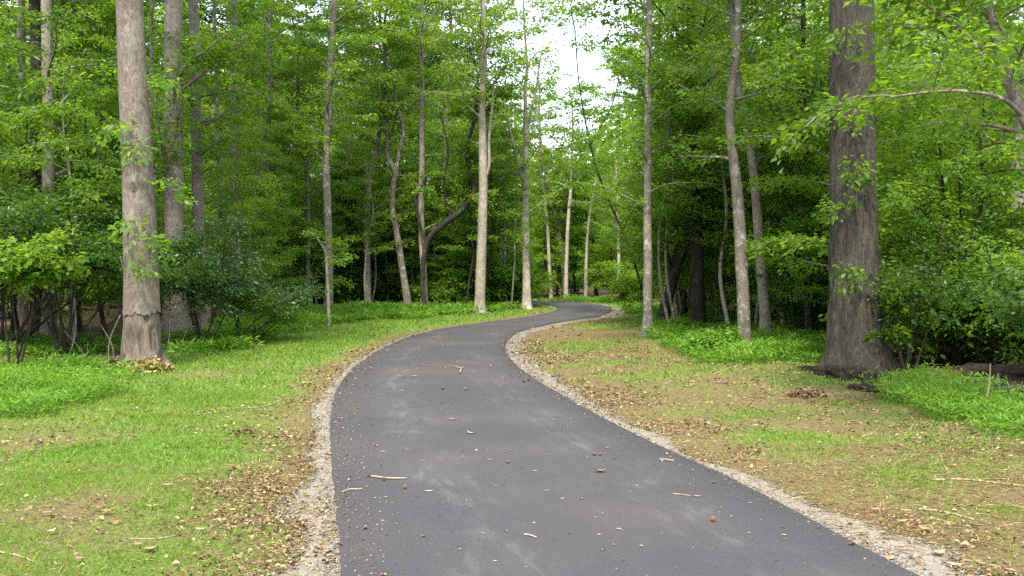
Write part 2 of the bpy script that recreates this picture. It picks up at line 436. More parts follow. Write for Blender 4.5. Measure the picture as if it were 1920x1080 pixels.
p = N(nd, 'ShaderNodeBsdfPrincipled', Roughness=0.95); lk.new(mx.outputs['Color'], p.inputs['Base Color']); p.inputs['Specular IOR Level'].default_value = 0.15
b = N(nd, 'ShaderNodeBump', Strength=0.7, Distance=0.012); lk.new(v1.outputs['Distance'], b.inputs['Height']); lk.new(b.outputs[0], p.inputs['Normal'])
o = N(nd, 'ShaderNodeOutputMaterial'); lk.new(p.outputs[0], o.inputs['Surface'])
M['gravel'] = m

def resample(C, step):
    seg = np.hypot(*np.diff(C, axis=0).T); s = np.concatenate([[0], np.cumsum(seg)])
    q = np.arange(0, s[-1], step)
    return np.stack([np.interp(q, s, C[:, 0]), np.interp(q, s, C[:, 1])], -1), q

SHOULDER = {}
for C, s, seed in ((CL, -1, 31), (CR, 1, 37)):
    P, q = resample(C, 0.06)
    tg = norm(np.gradient(P, axis=0)); nr = np.stack([tg[:, 1], -tg[:, 0]], -1) * s
    yy = P[:, 1]
    base = np.interp(yy, [5, 9, 11, 14, 20, 28, 36, 48], [0.34, 0.26, 0.17, 0.14, 0.13, 0.14, 0.2, 0.25]) if s < 0 else \
        np.interp(yy, [4.5, 5.6, 6.6, 9, 12, 16, 20, 24, 30, 35, 39, 45], [0.30, 0.40, 0.24, 0.20, 0.24, 0.36, 0.42, 0.36, 0.30, 0.55, 0.62, 0.3])
    wd = base * (0.25 + 1.5 * fbm(q, q * 0 + seed, 1.1, seed))
    SHOULDER[s] = (P, nr, wd)
    inner = P - nr * 0.06; mid = P + nr * (wd * 0.6)[:, None]; outer = P + nr * wd[:, None]
    z = ground_h(outer[:, 0], outer[:, 1])
    V = np.vstack([np.c_[inner, np.full(len(P), 0.016)], np.c_[mid, np.full(len(P), 0.018)], np.c_[outer, z - 0.003]])
    n = len(P); k = np.arange(n - 1)
    Q = np.vstack([np.stack([k, k + 1, k + 1 + n, k + n], -1), np.stack([k + n, k + 1 + n, k + 1 + 2 * n, k + 2 * n], -1)])
    if s > 0: Q = Q[:, ::-1]
    Q = Q[:, ::-1]
    kind(link('gravel_shoulder', mesh_np('gravel_shoulder', V, Q, M['gravel'], smooth=True)), 'structure')

# asphalt
m, t, nd, lk = mat_new('asphalt')
tc = N(nd, 'ShaderNodeTexCoord'); uvn = N(nd, 'ShaderNodeUVMap', uv_map='UVMap')
n1 = N(nd, 'ShaderNodeTexNoise', Scale=95.0, Detail=5.0, Roughness=0.85); lk.new(tc.outputs['Object'], n1.inputs['Vector'])
n2 = N(nd, 'ShaderNodeTexNoise', Scale=0.9, Detail=6.0, Roughness=0.6); lk.new(tc.outputs['Object'], n2.inputs['Vector'])
mpu = N(nd, 'ShaderNodeMapping'); mpu.inputs['Scale'].default_value = (17.0, 1.6, 1.0); lk.new(uvn.outputs[0], mpu.inputs['Vector'])
n3 = N(nd, 'ShaderNodeTexNoise', Scale=1.0, Detail=8.0, Roughness=0.72, Distortion=0.4); lk.new(mpu.outputs[0], n3.inputs['Vector'])
agg = ramp(nd, [(0.25, (0.015, 0.0143, 0.0158)), (0.5, (0.033, 0.0310, 0.0362)), (0.64, (0.064, 0.062, 0.067)), (0.76, (0.14, 0.137, 0.142))]); lk.new(n1.outputs['Fac'], agg.inputs['Fac'])
# pale dusty scuffs where wheels and feet go, two bands across the width
sx = N(nd, 'ShaderNodeSeparateXYZ'); lk.new(uvn.outputs[0], sx.inputs[0])
band = ramp(nd, [(0.0, (0, 0, 0)), (0.14, (0, 0, 0)), (0.26, (0.6,) * 3), (0.40, (0.14,) * 3), (0.62, (0.10,) * 3), (0.78, (0.45,) * 3), (0.90, (0.05,) * 3)]); lk.new(sx.outputs[0], band.inputs['Fac'])
scuff = ramp(nd, [(0.50, (0, 0, 0)), (0.58, (0.6, 0.6, 0.6)), (0.66, (1, 1, 1))]); lk.new(n3.outputs['Fac'], scuff.inputs['Fac'])
broad = ramp(nd, [(0.38, (0.08,) * 3), (0.65, (1, 1, 1))]); lk.new(n2.outputs['Fac'], broad.inputs['Fac'])
k1 = N(nd, 'ShaderNodeMath', operation='MULTIPLY'); lk.new(band.outputs['Color'], k1.inputs[0]); lk.new(broad.outputs['Color'], k1.inputs[1])
k2 = N(nd, 'ShaderNodeMath', operation='MULTIPLY_ADD'); lk.new(scuff.outputs['Color'], k2.inputs[0]); k2.inputs[1].default_value = 0.85; k2.inputs[2].default_value = 0.16
k3 = N(nd, 'ShaderNodeMath', operation='MULTIPLY', use_clamp=True); lk.new(k1.outputs[0], k3.inputs[0]); lk.new(k2.outputs[0], k3.inputs[1])
mx = N(nd, 'ShaderNodeMixRGB'); mx.inputs['Color2'].default_value = (0.135, 0.131, 0.137, 1); lk.new(k3.outputs[0], mx.inputs['Fac']); lk.new(agg.outputs['Color'], mx.inputs['Color1'])
# brownish dusting
n6 = N(nd, 'ShaderNodeTexNoise', Scale=0.45, Detail=5.0); lk.new(tc.outputs['Object'], n6.inputs['Vector'])
br = ramp(nd, [(0.42, (0, 0, 0)), (0.72, (0.35,) * 3)]); lk.new(n6.outputs['Fac'], br.inputs['Fac'])
mx2 = N(nd, 'ShaderNodeMixRGB'); mx2.inputs['Color2'].default_value = (0.085, 0.068, 0.062, 1); lk.new(br.outputs['Color'], mx2.inputs['Fac']); lk.new(mx.outputs['Color'], mx2.inputs['Color1'])
p = N(nd, 'ShaderNodeBsdfPrincipled', Roughness=0.72); p.inputs['Specular IOR Level'].default_value = 0.35; lk.new(mx2.outputs['Color'], p.inputs['Base Color'])
b = N(nd, 'ShaderNodeBump', Strength=0.5, Distance=0.006); lk.new(n1.outputs['Fac'], b.inputs['Height']); lk.new(b.outputs[0], p.inputs['Normal'])
o = N(nd, 'ShaderNodeOutputMaterial'); lk.new(p.outputs[0], o.inputs['Surface'])
M['asphalt'] = m
PW = 9
us = np.linspace(0, 1, PW)
cross = CL[:, None, :] * (1 - us)[None, :, None] + CR[:, None, :] * us[None, :, None]
wob = (vnoise(np.arange(len(CL)) * 1.9, np.zeros(len(CL)), 77) - 0.5) * 0.02
cross[:, 0, 0] += wob; cross[:, -1, 0] += wob[::-1]
crown_z = 0.034 + 0.02 * (1 - (2 * us - 1) ** 2)
top = np.concatenate([cross, np.broadcast_to(crown_z[None, :, None], (len(CL), PW, 1))], -1)
out_l = np.concatenate([cross[:, :1] + (cross[:, :1] - cross[:, 1:2]) * 0.06, np.full((len(CL), 1, 1), -0.02)], -1)
out_r = np.concatenate([cross[:, -1:] + (cross[:, -1:] - cross[:, -2:-1]) * 0.06, np.full((len(CL), 1, 1), -0.02)], -1)
Vp = np.concatenate([out_l, top, out_r], 1)
cols = PW + 2
seg = np.concatenate([[0], np.cumsum(np.hypot(*np.diff(CC, axis=0).T))])
uvp = np.stack(np.broadcast_arrays(np.concatenate([[0], us, [1]])[None, :], seg[:, None]), -1).reshape(-1, 2)
i = (np.arange(len(CL) - 1)[:, None] * cols + np.arange(cols - 1)[None, :]).ravel()
Qp = np.stack([i, i + 1, i + 1 + cols, i + cols], -1)
kind(link('path', mesh_np('path', Vp.reshape(-1, 3), Qp, M['asphalt'], smooth=True, uv=uvp)), 'structure')
PATH_Z = 0.05

# ------------------------------------------------------------------ leaves and tree growing
def kites(P, D, Nn, L, W, fold=0.12, colr=None, belly=0.45):
    """folded kite leaves: arrays (n,3),(n,3),(n,3),(n,),(n,)"""
    D = norm(D); S = norm(np.cross(Nn, D)); Nn = np.cross(D, S)
    L = L[:, None]; W = W[:, None]
    mid = P + D * L * belly
    V = np.stack([P, mid + S * W * 0.5 + Nn * W * fold, P + D * L - Nn * L * 0.08, mid - S * W * 0.5 + Nn * W * fold], 1)
    n = len(P); k = np.arange(n)[:, None] * 4
    T = np.concatenate([k + np.array([[0, 2, 1]]), k + np.array([[0, 3, 2]])], 0)
    c = None if colr is None else np.repeat(colr, 4, axis=0)
    return V.reshape(-1, 3), T, c

class Tree:
    """bark tubes and leaf sprays in coordinates local to the trunk's foot"""
    def __init__(s, seed):
        s.r = np.random.default_rng(seed); s.acc = Acc(); s.sp = []
    def trunk(s, pts, rad, sides=10, rough=0.06, flare=0.0, lobes=5):
        pts = np.asarray(pts, float); rad = np.asarray(rad, float)
        PR = catmull(np.c_[pts, rad], 6)
        pts, rad = PR[:, :3], np.maximum(PR[:, 3], 0.004)
        ph = s.r.random() * 6.28; sd = int(s.r.integers(1e6))
        def rf(p, a):
            z = p[:, 2][:, None]
            f = 1 + rough * 2 * (vnoise(a[None, :] / 6.2832 * 6 + z * 0, z * 1.6 + 20, sd, wrap_u=6) - 0.5)
            if flare:
                e = np.exp(-np.maximum(z, 0) / (flare * 1.1))
                f = f * (1 + e * (0.55 + 0.35 * np.cos(lobes * a[None, :] + ph) + 0.15 * np.cos(3 * a[None, :] + 2 * ph)))
            return f
        s.acc.tube(pts, rad, sides, rf)
        s.tp, s.tr = pts, rad
        return pts, rad
    def at_h(s, h):
        z = s.tp[:, 2]
        k = int(np.clip(np.searchsorted(z, h), 1, len(z) - 1))
        u = np.clip((h - z[k - 1]) / max(z[k] - z[k - 1], 1e-6), 0, 1)
        return s.tp[k - 1] * (1 - u) + s.tp[k] * u, s.tr[k - 1] * (1 - u) + s.tr[k] * u
    def branch(s, o, az, el, L, r0, sub=7, width=0.42, droop=0.25, bare=0.25, sides=4, subs_len=0.45):
        n = 6
        P = [np.array(o, float)]; e = el; A = az
        for k in range(n):
            st = L / n
            P.append(P[-1] + st * np.array([math.cos(A) * math.cos(e), math.sin(A) * math.cos(e), math.sin(e)]))
            e -= droop * (0.5 + s.r.random()) / n * 1.6; A += s.r.normal(0, 0.16); e += s.r.normal(0, 0.09)
        P = np.array(P)
        s.acc.tube(P, np.linspace(r0, max(r0 * 0.18, 0.003), n + 1), sides)
        # side shoots in an about horizontal fan
        sgn = 1 if s.r.random() < 0.5 else -1
        for t_ in np.linspace(bare, 1.0, sub):
            f = t_ * n; k = min(int(f), n - 1); u = f - k
            q = P[k] * (1 - u) + P[k + 1] * u; d = norm(P[k + 1] - P[k])
            h = norm(np.array([-d[1], d[0], 0.0]))
            if t_ > 0.98: sd = d.copy()
            else: sd = norm(d * s.r.uniform(0.5, 0.9) + h * sgn * s.r.uniform(0.6, 1.0) + np.array([0, 0, s.r.normal(0.02, 0.22)]))
            sl = L * subs_len * (1.05 - 0.62 * t_) * s.r.uniform(0.7, 1.3)
            sl = min(max(sl, 0.22), 1.5)
            m_ = q + sd * sl * 0.55; e_ = q + sd * sl + np.array([0, 0, -0.10 * sl])
            s.acc.tube(np.array([q, m_, e_]), [max(r0 * 0.25, 0.004), max(r0 * 0.15, 0.003), 0.002], 3, cap=False)
            s.sp.append((q, sd, sl, width * sl + 0.06))
            sgn = -sgn
        return P
    def whorl(s, h0, h1, n, l0, l1, el=(0.2, 0.9), az=None, rfac=0.35, **kw):
        """n branches between heights h0 and h1; length goes l0 -> l1; az: (centre, spread) or None"""
        g = s.r.random() * 6.28
        for k in range(n):
            u = (k + s.r.random()) / n; h = h0 + (h1 - h0) * u
            o, tr = s.at_h(h)
            A = g + k * 2.39996 + s.r.normal(0, 0.3) if az is None else az[0] + s.r.uniform(-az[1], az[1])
            L = (l0 + (l1 - l0) * u) * s.r.uniform(0.7, 1.25)
            s.branch(o, A, s.r.uniform(*el), L, min(max(tr * rfac, 0.008 + 0.004 * L), 0.02 + 0.016 * L), **kw)
    def leaves(s, dens, size, ratio=0.55, spread=0.06, tilt=0.8):
        if not s.sp: return None
        r = s.r
        O = np.array([a[0] for a in s.sp]); D = np.array([a[1] for a in s.sp]); L = np.array([a[2] for a in s.sp]); W = np.array([a[3] for a in s.sp])
        n = r.poisson(dens * 1.58 * L * (W * 2 + 0.15)) + 3
        ix = np.repeat(np.arange(len(O)), n); m = len(ix)
        hue = r.random(len(O))
        u = r.uniform(0.03, 1.08, m); lat = r.uniform(-1, 1, m) * (1 - 0.55 * u) ; lat = np.sign(lat) * np.abs(lat) ** 0.8
        S = norm(np.stack([-D[:, 1], D[:, 0], np.zeros(len(D))], -1) + r.normal(0, 0.12, (len(D), 3)))
        P = O[ix] + D[ix] * (L[ix] * u)[:, None] + S[ix] * (lat * W[ix])[:, None] + r.normal(0, spread, (m, 3))
        P[:, 2] -= (0.10 * L[ix] * u ** 2 + 0.22 * np.abs(lat) * W[ix])
        ld = D[ix] * r.uniform(0.3, 1.0, m)[:, None] + S[ix] * (np.sign(lat) * r.uniform(0.3, 1.0, m))[:, None] + r.normal(0, 0.3, (m, 3)); ld[:, 2] -= 0.25
        nn = np.array([0, 0, 1.0]) + r.normal(0, tilt, (m, 3))
        sz = size * np.clip(r.lognormal(0, 0.25, m), 0.5, 1.8)
        c = np.stack([np.clip(0.25 * hue[ix] + 0.7 * r.beta(2, 2.4, m), 0, 1), hue[ix], r.random(m)], -1)
        return kites(P, ld, nn, sz, sz * ratio, colr=c)

def finish(tree, name, label, cat, loc, bark, leafm, dens, size, group=None, ratio=0.55, parts=None, tilt=0.8, crown_name='crown', trunk_name='trunk'):
    root = thing(name, label, cat, loc, group)
    link(trunk_name, tree.acc.mesh(trunk_name, M[bark]), root)
    lv = tree.leaves(dens, size, ratio, tilt=tilt)
    if lv is not None:
        link(crown_name, mesh_np(crown_name, lv[0], lv[1], M[leafm], col=lv[2]), root)
    return root

def copy_tree(root, loc, rz, sc, label=None, group=None):
    r = root.copy(); COL.objects.link(r)
    r.location = loc; r.rotation_euler = (0, 0, rz); r.scale = sc
    if label: r['label'] = label
    if group: r['group'] = group
    for ch in root.children:
        c = ch.copy(); COL.objects.link(c); c.parent = r
    return r

# ------------------------------------------------------------------ trees that the photograph shows one by one
HEROES = []
def hero(seed, label, stem, H, bark, leafm, dens, size, depth=None, zones=(), limbs=(), sides=12, rough=0.06, flare=0.0,
         lobes=5, ratio=0.55, name='tree', cat='tree', group=None, extra=None, top_r=0.35, limb_leaf=0.45):
    """stem: [(px,py,width_px)...] from the foot up; depth from the foot on the ground unless given.
    limbs: more stems/limbs [(px,py,width)...] with optional depth offsets; zones: whorl() argument sets"""
    bx, by, bw = stem[0]
    if depth is None:
        g = G(bx, by); Yd = g[1]
    else: Yd = depth
    base = at(bx, by, Yd); x0, y0 = base[0], Yd
    z0 = gh(x0, y0) - 0.04
    org = np.array([x0, y0, z0])
    T = Tree(seed)
    def conv(l):
        pts = []; rad = []
        for q in l:
            dy = q[3] if len(q) > 3 else 0.0
            P = at(q[0], q[1], Yd + dy) - org
            pts.append(P); rad.append(q[2] * 0.5 * (Yd + dy) / F)
        return np.array(pts), np.array(rad)
    pts, rad = conv(stem)
    pts[0] = (0, 0, -0.08)
    if H > pts[-1][2] + 0.3:
        d = norm(pts[-1] - pts[-2]); d = norm(d * np.array([0.5, 0.5, 1])); hs = pts[-1][2]
        for u in (0.35, 0.7, 1.0):
            hh = (H - hs) * u
            pts = np.vstack([pts, pts[-1] + d * 0 + np.array([d[0] * (H - hs) * 0.33 + T.r.normal(0, 0.12), d[1] * (H - hs) * 0.33 + T.r.normal(0, 0.12), hs + hh - pts[-1][2]])])
            rad = np.append(rad, rad[len(stem) - 1] * (1 - (1 - top_r) * u))
    T.trunk(pts, rad, sides, rough, flare, lobes)
    for l in limbs:
        lp, lr = conv(l)
        PR = catmull(np.c_[lp, lr], 5)
        T.acc.tube(PR[:, :3], np.maximum(PR[:, 3], 0.004), 7)
        # leafy ends along the limb's outer half
        n = len(PR)
        for k in range(int(n * limb_leaf), n, 2):
            d = PR[k][:3] - PR[k - 1][:3]
            T.branch(PR[k][:3], math.atan2(d[1], d[0]) + T.r.uniform(-1.6, 1.6), T.r.uniform(0, 0.7), T.r.uniform(0.6, 1.3), max(PR[k][3] * 0.4, 0.006), sub=5)
    for zn in zones: T.whorl(**zn)
    if extra: extra(T, org, Yd)
    r = finish(T, name, label, cat, org, bark, leafm, dens, size, group, ratio)
    HEROES.append((x0, y0, 0.8))
    return r, T, org, Yd

W = lambda h0, h1, n, l0, l1, **k: dict(h0=h0, h1=h1, n=n, l0=l0, l1=l1, **k)

# 1. stout trunk with the peeled foot, left of the path
org = np.array([*G(265, 688), 0.0]); Yd = org[1]; org[2] = gh(org[0], org[1]) - 0.03
T = Tree(11)
pts = np.array([at(x, y, Yd) - org for x, y in ((266, 583), (265, 520), (263, 440), (259, 340), (254, 240), (249, 150), (245, 60), (242, -20), (236, -200), (226, -480), (214, -800), (205, -1150))])
rad = np.array([67, 63, 60, 57, 54, 51.5, 50, 48, 45, 38, 28, 14]) * 0.5 * Yd / F
PR = catmull(np.c_[pts, rad], 6)
zc = pts[0][2]
acc = Acc(); sides = 90
def rf_up(p, a):
    z = p[:, 2][:, None]
    f = 1 + 0.05 * (vnoise(a[None, :] / 6.2832 * 8, z * 1.2 + 5, 801, wrap_u=8) - 0.5) + 0.03 * (vnoise(a[None, :] / 6.2832 * 24, z * 5 + 5, 802, wrap_u=24) - 0.5)
    return f * (1 + 0.008 * np.exp(-np.maximum(z - zc, 0) / 0.05))
acc.tube(PR[:, :3], PR[:, 3], sides, rf_up)
a = np.linspace(0, 2 * math.pi, sides, endpoint=False)
jag = (vnoise(a / 6.2832 * 13, a * 0 + 3.3, 803, wrap_u=13) - 0.6) * 0.11 + (vnoise(a / 6.2832 * 40, a * 0 + 1.3, 804, wrap_u=40) - 0.5) * 0.07 - 0.03 + 0.13 * (vnoise(a / 6.2832 * 30, a * 0 + 7.3, 808, wrap_u=30) > 0.86) + np.random.default_rng(3).normal(0, 0.008, sides)
acc.V[0][:sides, 2] += jag
T.acc = acc; T.tp, T.tr = PR[:, :3], PR[:, 3]
T.whorl(9.0, 15.0, 16, 4.5, 2.5, sub=9)
for hh, azz, ll in ((3.55, -1.2, 0.45), (3.9, -1.9, 0.4), (2.1, -0.9, 0.4), (2.4, -1.5, 0.3), (1.75, -1.2, 0.32), (3.0, -0.3, 0.55), (4.6, -0.4, 0.7), (4.9, 2.9, 0.6)):
    o, tr = T.at_h(hh); T.branch(o + np.array([math.cos(azz), math.sin(azz), 0]) * tr * 0.9, azz, 0.5, ll, 0.008, sub=5, droop=0.9, bare=0.1)
root = finish(T, 'tree', 'stout grey-brown trunk with bark peeled off around its foot above a heap of dead leaves', 'tree', org, 'bark_grey', 'leaf', 70, 0.10)
acc = Acc()
fp = np.array([at(x, y, Yd) - org for x, y in ((265, 578), (265, 600), (265, 625), (265, 650), (266, 675), (267, 692))])
fr = np.array([63.5, 65, 67.5, 72, 81, 102]) * 0.5 * Yd / F
FR = catmull(np.c_[fp, fr], 6)
def rf_dn(p, a):
    z = p[:, 2][:, None]; low = np.clip((0.35 - z) / 0.35, 0, 1)
    g_ = np.abs(vnoise(a[None, :] / 6.2832 * 18, z * 2.0 + 7, 805, wrap_u=18) - 0.5)
    return 1 - 0.20 * np.exp(-(g_ / 0.09) ** 2) + 0.10 * (vnoise(a[None, :] / 6.2832 * 30, z * 3.0 + 4, 807, wrap_u=30) - 0.5) + 0.20 * low * np.cos(5 * a[None, :] + 1.0) + 0.06 * (vnoise(a[None, :] / 6.2832 * 9, z * 4 + 2, 806, wrap_u=9) - 0.5)
acc.tube(FR[:, :3], FR[:, 3], 54, rf_dn, cap=False)
link('trunk_foot', acc.mesh('trunk_foot', M['wood_bare']), root)
# oval knot scar
kp, kr = T.at_h((at(264, 352, Yd) - org)[2])
acc = Acc(); aa = np.linspace(0, 2 * math.pi, 15)
kc = kp + np.array([0.018, -kr * 0.97, 0])
acc.tube(np.stack([kc[0] + 0.045 * np.cos(aa), kc[1] - 0.012 + 0 * aa, kc[2] + 0.085 * np.sin(aa)], -1), 0.014, 6, cap=False)
knot = link('knot_scar', acc.mesh('knot_scar', M['bark_grey']), root)
acc = Acc(); acc.tube(np.array([kc + np.array([0, -0.012, -0.075]), kc + np.array([0, -0.016, 0]), kc + np.array([0, -0.012, 0.075])]), [0.022, 0.04, 0.02], 10)
link('knot_wood', acc.mesh('knot_wood', M['wood_bare']), knot)
HEROES.append((org[0], org[1], 1.0))

# 2. massive furrowed trunk, right
org = np.array([*G(1606, 693), 0.0]); Yd = org[1]; org[2] = gh(org[0], org[1]) - 0.03
T = Tree(12)
pts = np.array([at(x, y, Yd) - org for x, y in ((1607, 700), (1606, 672), (1605, 640), (1603, 590), (1601, 520), (1600, 430), (1599, 330), (1598, 220), (1597, 110), (1596, 0), (1595, -150), (1592, -420), (1588, -800), (1580, -1200))])
rad = np.array([104, 100, 97, 93, 89, 86, 84, 82, 80, 78, 75, 65, 45, 18]) * 0.5 * Yd / F
PR = catmull(np.c_[pts, rad], 10)
def rf_f(p, a):
    z = p[:, 2][:, None]; A = a[None, :] / 6.2832
    f1 = np.abs(vnoise(A * 26 + 0.9 * np.sin(z * 1.3), z * 1.1 + 9, 811, wrap_u=26) - 0.5) * 2
    f2 = np.abs(vnoise(A * 44, z * 3.1 + 9, 812, wrap_u=44) - 0.5) * 2
    fur = 0.10 * (np.clip(f1, 0, 0.45) - 0.25) + 0.045 * (f2 - 0.5)
    e = np.exp(-np.maximum(z, 0) / 0.30)
    return 1 + fur + e * (0.32 + 0.24 * np.cos(4 * a[None, :] + 0.4) + 0.14 * np.cos(7 * a[None, :] + 2))
T.acc.tube(PR[:, :3], PR[:, 3], 130, rf_f)
T.tp, T.tr = PR[:, :3], PR[:, 3]
T.whorl(8.5, 15.5, 20, 5.0, 2.5, sub=9)
for hh, azz, ll in ((2.9, -1.0, 0.6), (3.2, -1.7, 0.5), (2.6, -2.2, 0.45), (3.9, -1.9, 0.55), (4.4, -1.0, 0.5), (1.6, -2.0, 0.4), (1.3, -1.1, 0.4), (2.0, 3.0, 0.5), (4.9, 2.8, 1.0), (5.4, -0.3, 1.3), (4.2, -2.6, 0.6), (0.9, -0.6, 0.6), (1.2, -0.4, 0.9), (0.6, -1.0, 0.45), (5.2, -2.1, 0.6)):
    o, tr = T.at_h(hh); T.branch(o + np.array([math.cos(azz), math.sin(azz), 0]) * tr * 0.92, azz, 0.5, ll, 0.009, sub=6, droop=0.9, bare=0.15)
finish(T, 'tree', 'massive furrowed trunk with flared roots beside the rotten log, right of the path', 'tree', org, 'bark_furrow', 'leaf', 70, 0.10)
HEROES.append((org[0], org[1], 1.3))

# 3. the others
LO = dict(sub=8)
hero(21, 'tall straight grey trunk rising behind the blue-green shrub', [(330, 632, 46), (327, 500, 38), (326, 350, 36), (326, 200, 36), (326, 0, 33)], 20, 'bark_grey', 'leaf', 60, 0.11, depth=22.5, flare=0.3,
     zones=[W(3.4, 6.2, 9, 1.6, 2.0, az=(-1.2, 1.2)), W(10, 19.5, 26, 4.5, 2.0, **LO)])
hero(22, 'slimmer grey trunk, partner close beside the tall trunk behind the blue-green shrub', [(384, 632, 32), (378, 560, 26), (374, 450, 22), (370, 350, 21), (367, 200, 20), (362, 0, 19)], 18, 'bark_grey', 'leaf', 60, 0.11, depth=23.5, flare=0.22,
     zones=[W(3.6, 6.5, 7, 1.3, 1.8, az=(-0.8, 1.2)), W(10, 17.5, 20, 4, 1.8, **LO)])
hero(23, 'grey mid-thickness trunk standing behind the pair by the blue-green shrub', [(438, 596, 18), (436, 450, 14), (436, 250, 13.5), (437, 40, 13)], 20, 'bark_mottled', 'leaf', 55, 0.12, depth=31, flare=0.2,
     zones=[W(5.0, 9.0, 12, 1.8, 2.4), W(11, 19.5, 20, 4, 2, **LO)])
hero(24, 'thin pale stem close against the mid-thickness grey trunk', [(414, 600, 9), (413, 450, 8), (410, 300, 8), (404, 100, 7), (402, 0, 6.5)], 14, 'bark_mottled', 'leaf', 55, 0.11, depth=30,
     zones=[W(4.5, 13.5, 22, 1.6, 1.4)])
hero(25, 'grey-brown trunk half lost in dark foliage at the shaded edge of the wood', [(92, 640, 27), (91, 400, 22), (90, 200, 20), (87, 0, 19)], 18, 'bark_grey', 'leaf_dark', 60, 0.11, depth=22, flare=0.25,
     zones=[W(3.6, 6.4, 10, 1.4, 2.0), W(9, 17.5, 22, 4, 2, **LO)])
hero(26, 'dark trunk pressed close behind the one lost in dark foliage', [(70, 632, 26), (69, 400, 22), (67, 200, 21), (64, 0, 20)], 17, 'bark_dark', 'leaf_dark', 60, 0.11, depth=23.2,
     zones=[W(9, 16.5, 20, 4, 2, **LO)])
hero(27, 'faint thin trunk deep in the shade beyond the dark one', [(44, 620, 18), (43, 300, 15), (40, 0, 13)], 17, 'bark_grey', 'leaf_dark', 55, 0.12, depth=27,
     zones=[W(4.5, 9, 8, 1.5, 2), W(9, 16.5, 16, 4, 2, **LO)])
hero(28, 'pole-thin pale stem between the stout peeled trunk and the tall straight one', [(290, 640, 10), (288, 400, 8), (285, 180, 7.5), (284, 0, 7)], 12, 'bark_pale', 'leaf', 55, 0.11, depth=25,
     zones=[W(4.6, 11.5, 18, 1.5, 1.3)])
hero(29, 'crooked lichen-mottled trunk in the thick of the wood', [(508, 588, 17), (503, 480, 14), (500, 360, 13), (499, 260, 12), (507, 170, 12), (504, 80, 11), (508, 0, 10)], 16, 'bark_mottled', 'leaf', 55, 0.12, depth=35, flare=0.15,
     zones=[W(4, 9.5, 20, 1.8, 2.4), W(9.5, 15.5, 16, 3, 2, **LO)])
hero(30, 'gently bowed grey trunk behind the broken-topped sapling', [(616, 592, 18), (617, 480, 15), (614, 380, 14.5), (611, 300, 14), (616, 200, 13.5), (620, 100, 13), (627, 0, 12)], 18, 'bark_mottled', 'leaf_fresh', 55, 0.12, depth=34, flare=0.2,
     zones=[W(5, 10, 16, 1.8, 2.4), W(10, 17.5, 18, 3.5, 2, **LO)])
hero(31, 'bare-stemmed sapling with a bent broken top in the tall grass', [(617, 610, 7), (615, 540, 6), (612, 485, 5.5), (608, 468, 5), (595, 448, 4.5), (577, 432, 3.5)], 0, 'bark_pale', 'leaf', 60, 0.09,
     zones=[W(1.2, 2.5, 5, 0.8, 0.9, az=(0.0, 0.8)), W(2.3, 2.6, 3, 0.5, 0.6)], name='sapling')
hero(32, 'leaning slender stem with peeling light bark left of the broken-topped sapling', [(584, 583, 12), (578, 520, 9), (578, 420, 8.5), (576, 340, 8), (566, 260, 7.5), (556, 190, 6)], 11, 'bark_mottled', 'leaf', 55, 0.11, depth=36,
     zones=[W(2.5, 10.5, 26, 1.5, 1.5)])
hero(33, 'two-stemmed grey tree with a slanting companion stem', [(690, 577, 14), (689, 500, 12), (688, 400, 11), (695, 330, 10), (708, 270, 8.5), (717, 200, 8), (722, 100, 7), (714, 60, 5)], 13, 'bark_mottled', 'leaf_fresh', 55, 0.11, depth=37.2,
     limbs=[[(694, 340, 7), (712, 290, 6), (730, 260, 5), (748, 200, 4)], [(690, 470, 6), (697, 430, 5), (708, 395, 4)]], zones=[W(2.5, 6, 10, 1.2, 1.3, az=(1.57, 1.3)), W(6, 12.5, 24, 1.6, 1.8)])
hero(34, 'forked tree with two snaking light upper stems on a dark foot', [(768, 580, 16), (757, 520, 13), (746, 450, 12), (736, 390, 11), (738, 345, 11), (742, 325, 10), (728, 295, 8), (726, 250, 7.5), (722, 180, 7), (722, 105, 6)], 13, 'bark_mottled', 'leaf_fresh', 55, 0.11, depth=36.8,
     limbs=[[(741, 335, 9), (752, 270, 8), (757, 245, 8), (750, 215, 7), (742, 185, 6.5), (738, 150, 5)], [(722, 110, 5), (708, 80, 3)]], zones=[W(2.5, 6, 10, 1.2, 1.3, az=(1.57, 1.3)), W(6.5, 12.5, 22, 1.6, 1.8)])
hero(35, 'straight brown pole-like trunk beside the black crooked tree', [(796, 580, 15), (794, 500, 12), (790, 420, 12), (791, 300, 11), (791, 180, 10), (790, 60, 9), (790, 0, 8.5)], 16, 'bark_pale', 'leaf_fresh', 55, 0.11, depth=37, flare=0.15,
     limbs=[[(794, 56, 6), (812, 28, 5), (832, -6, 4.5)]], zones=[W(3, 6, 8, 1.2, 1.3, az=(1.57, 1.2)), W(7.5, 15.5, 32, 1.9, 2.2)])
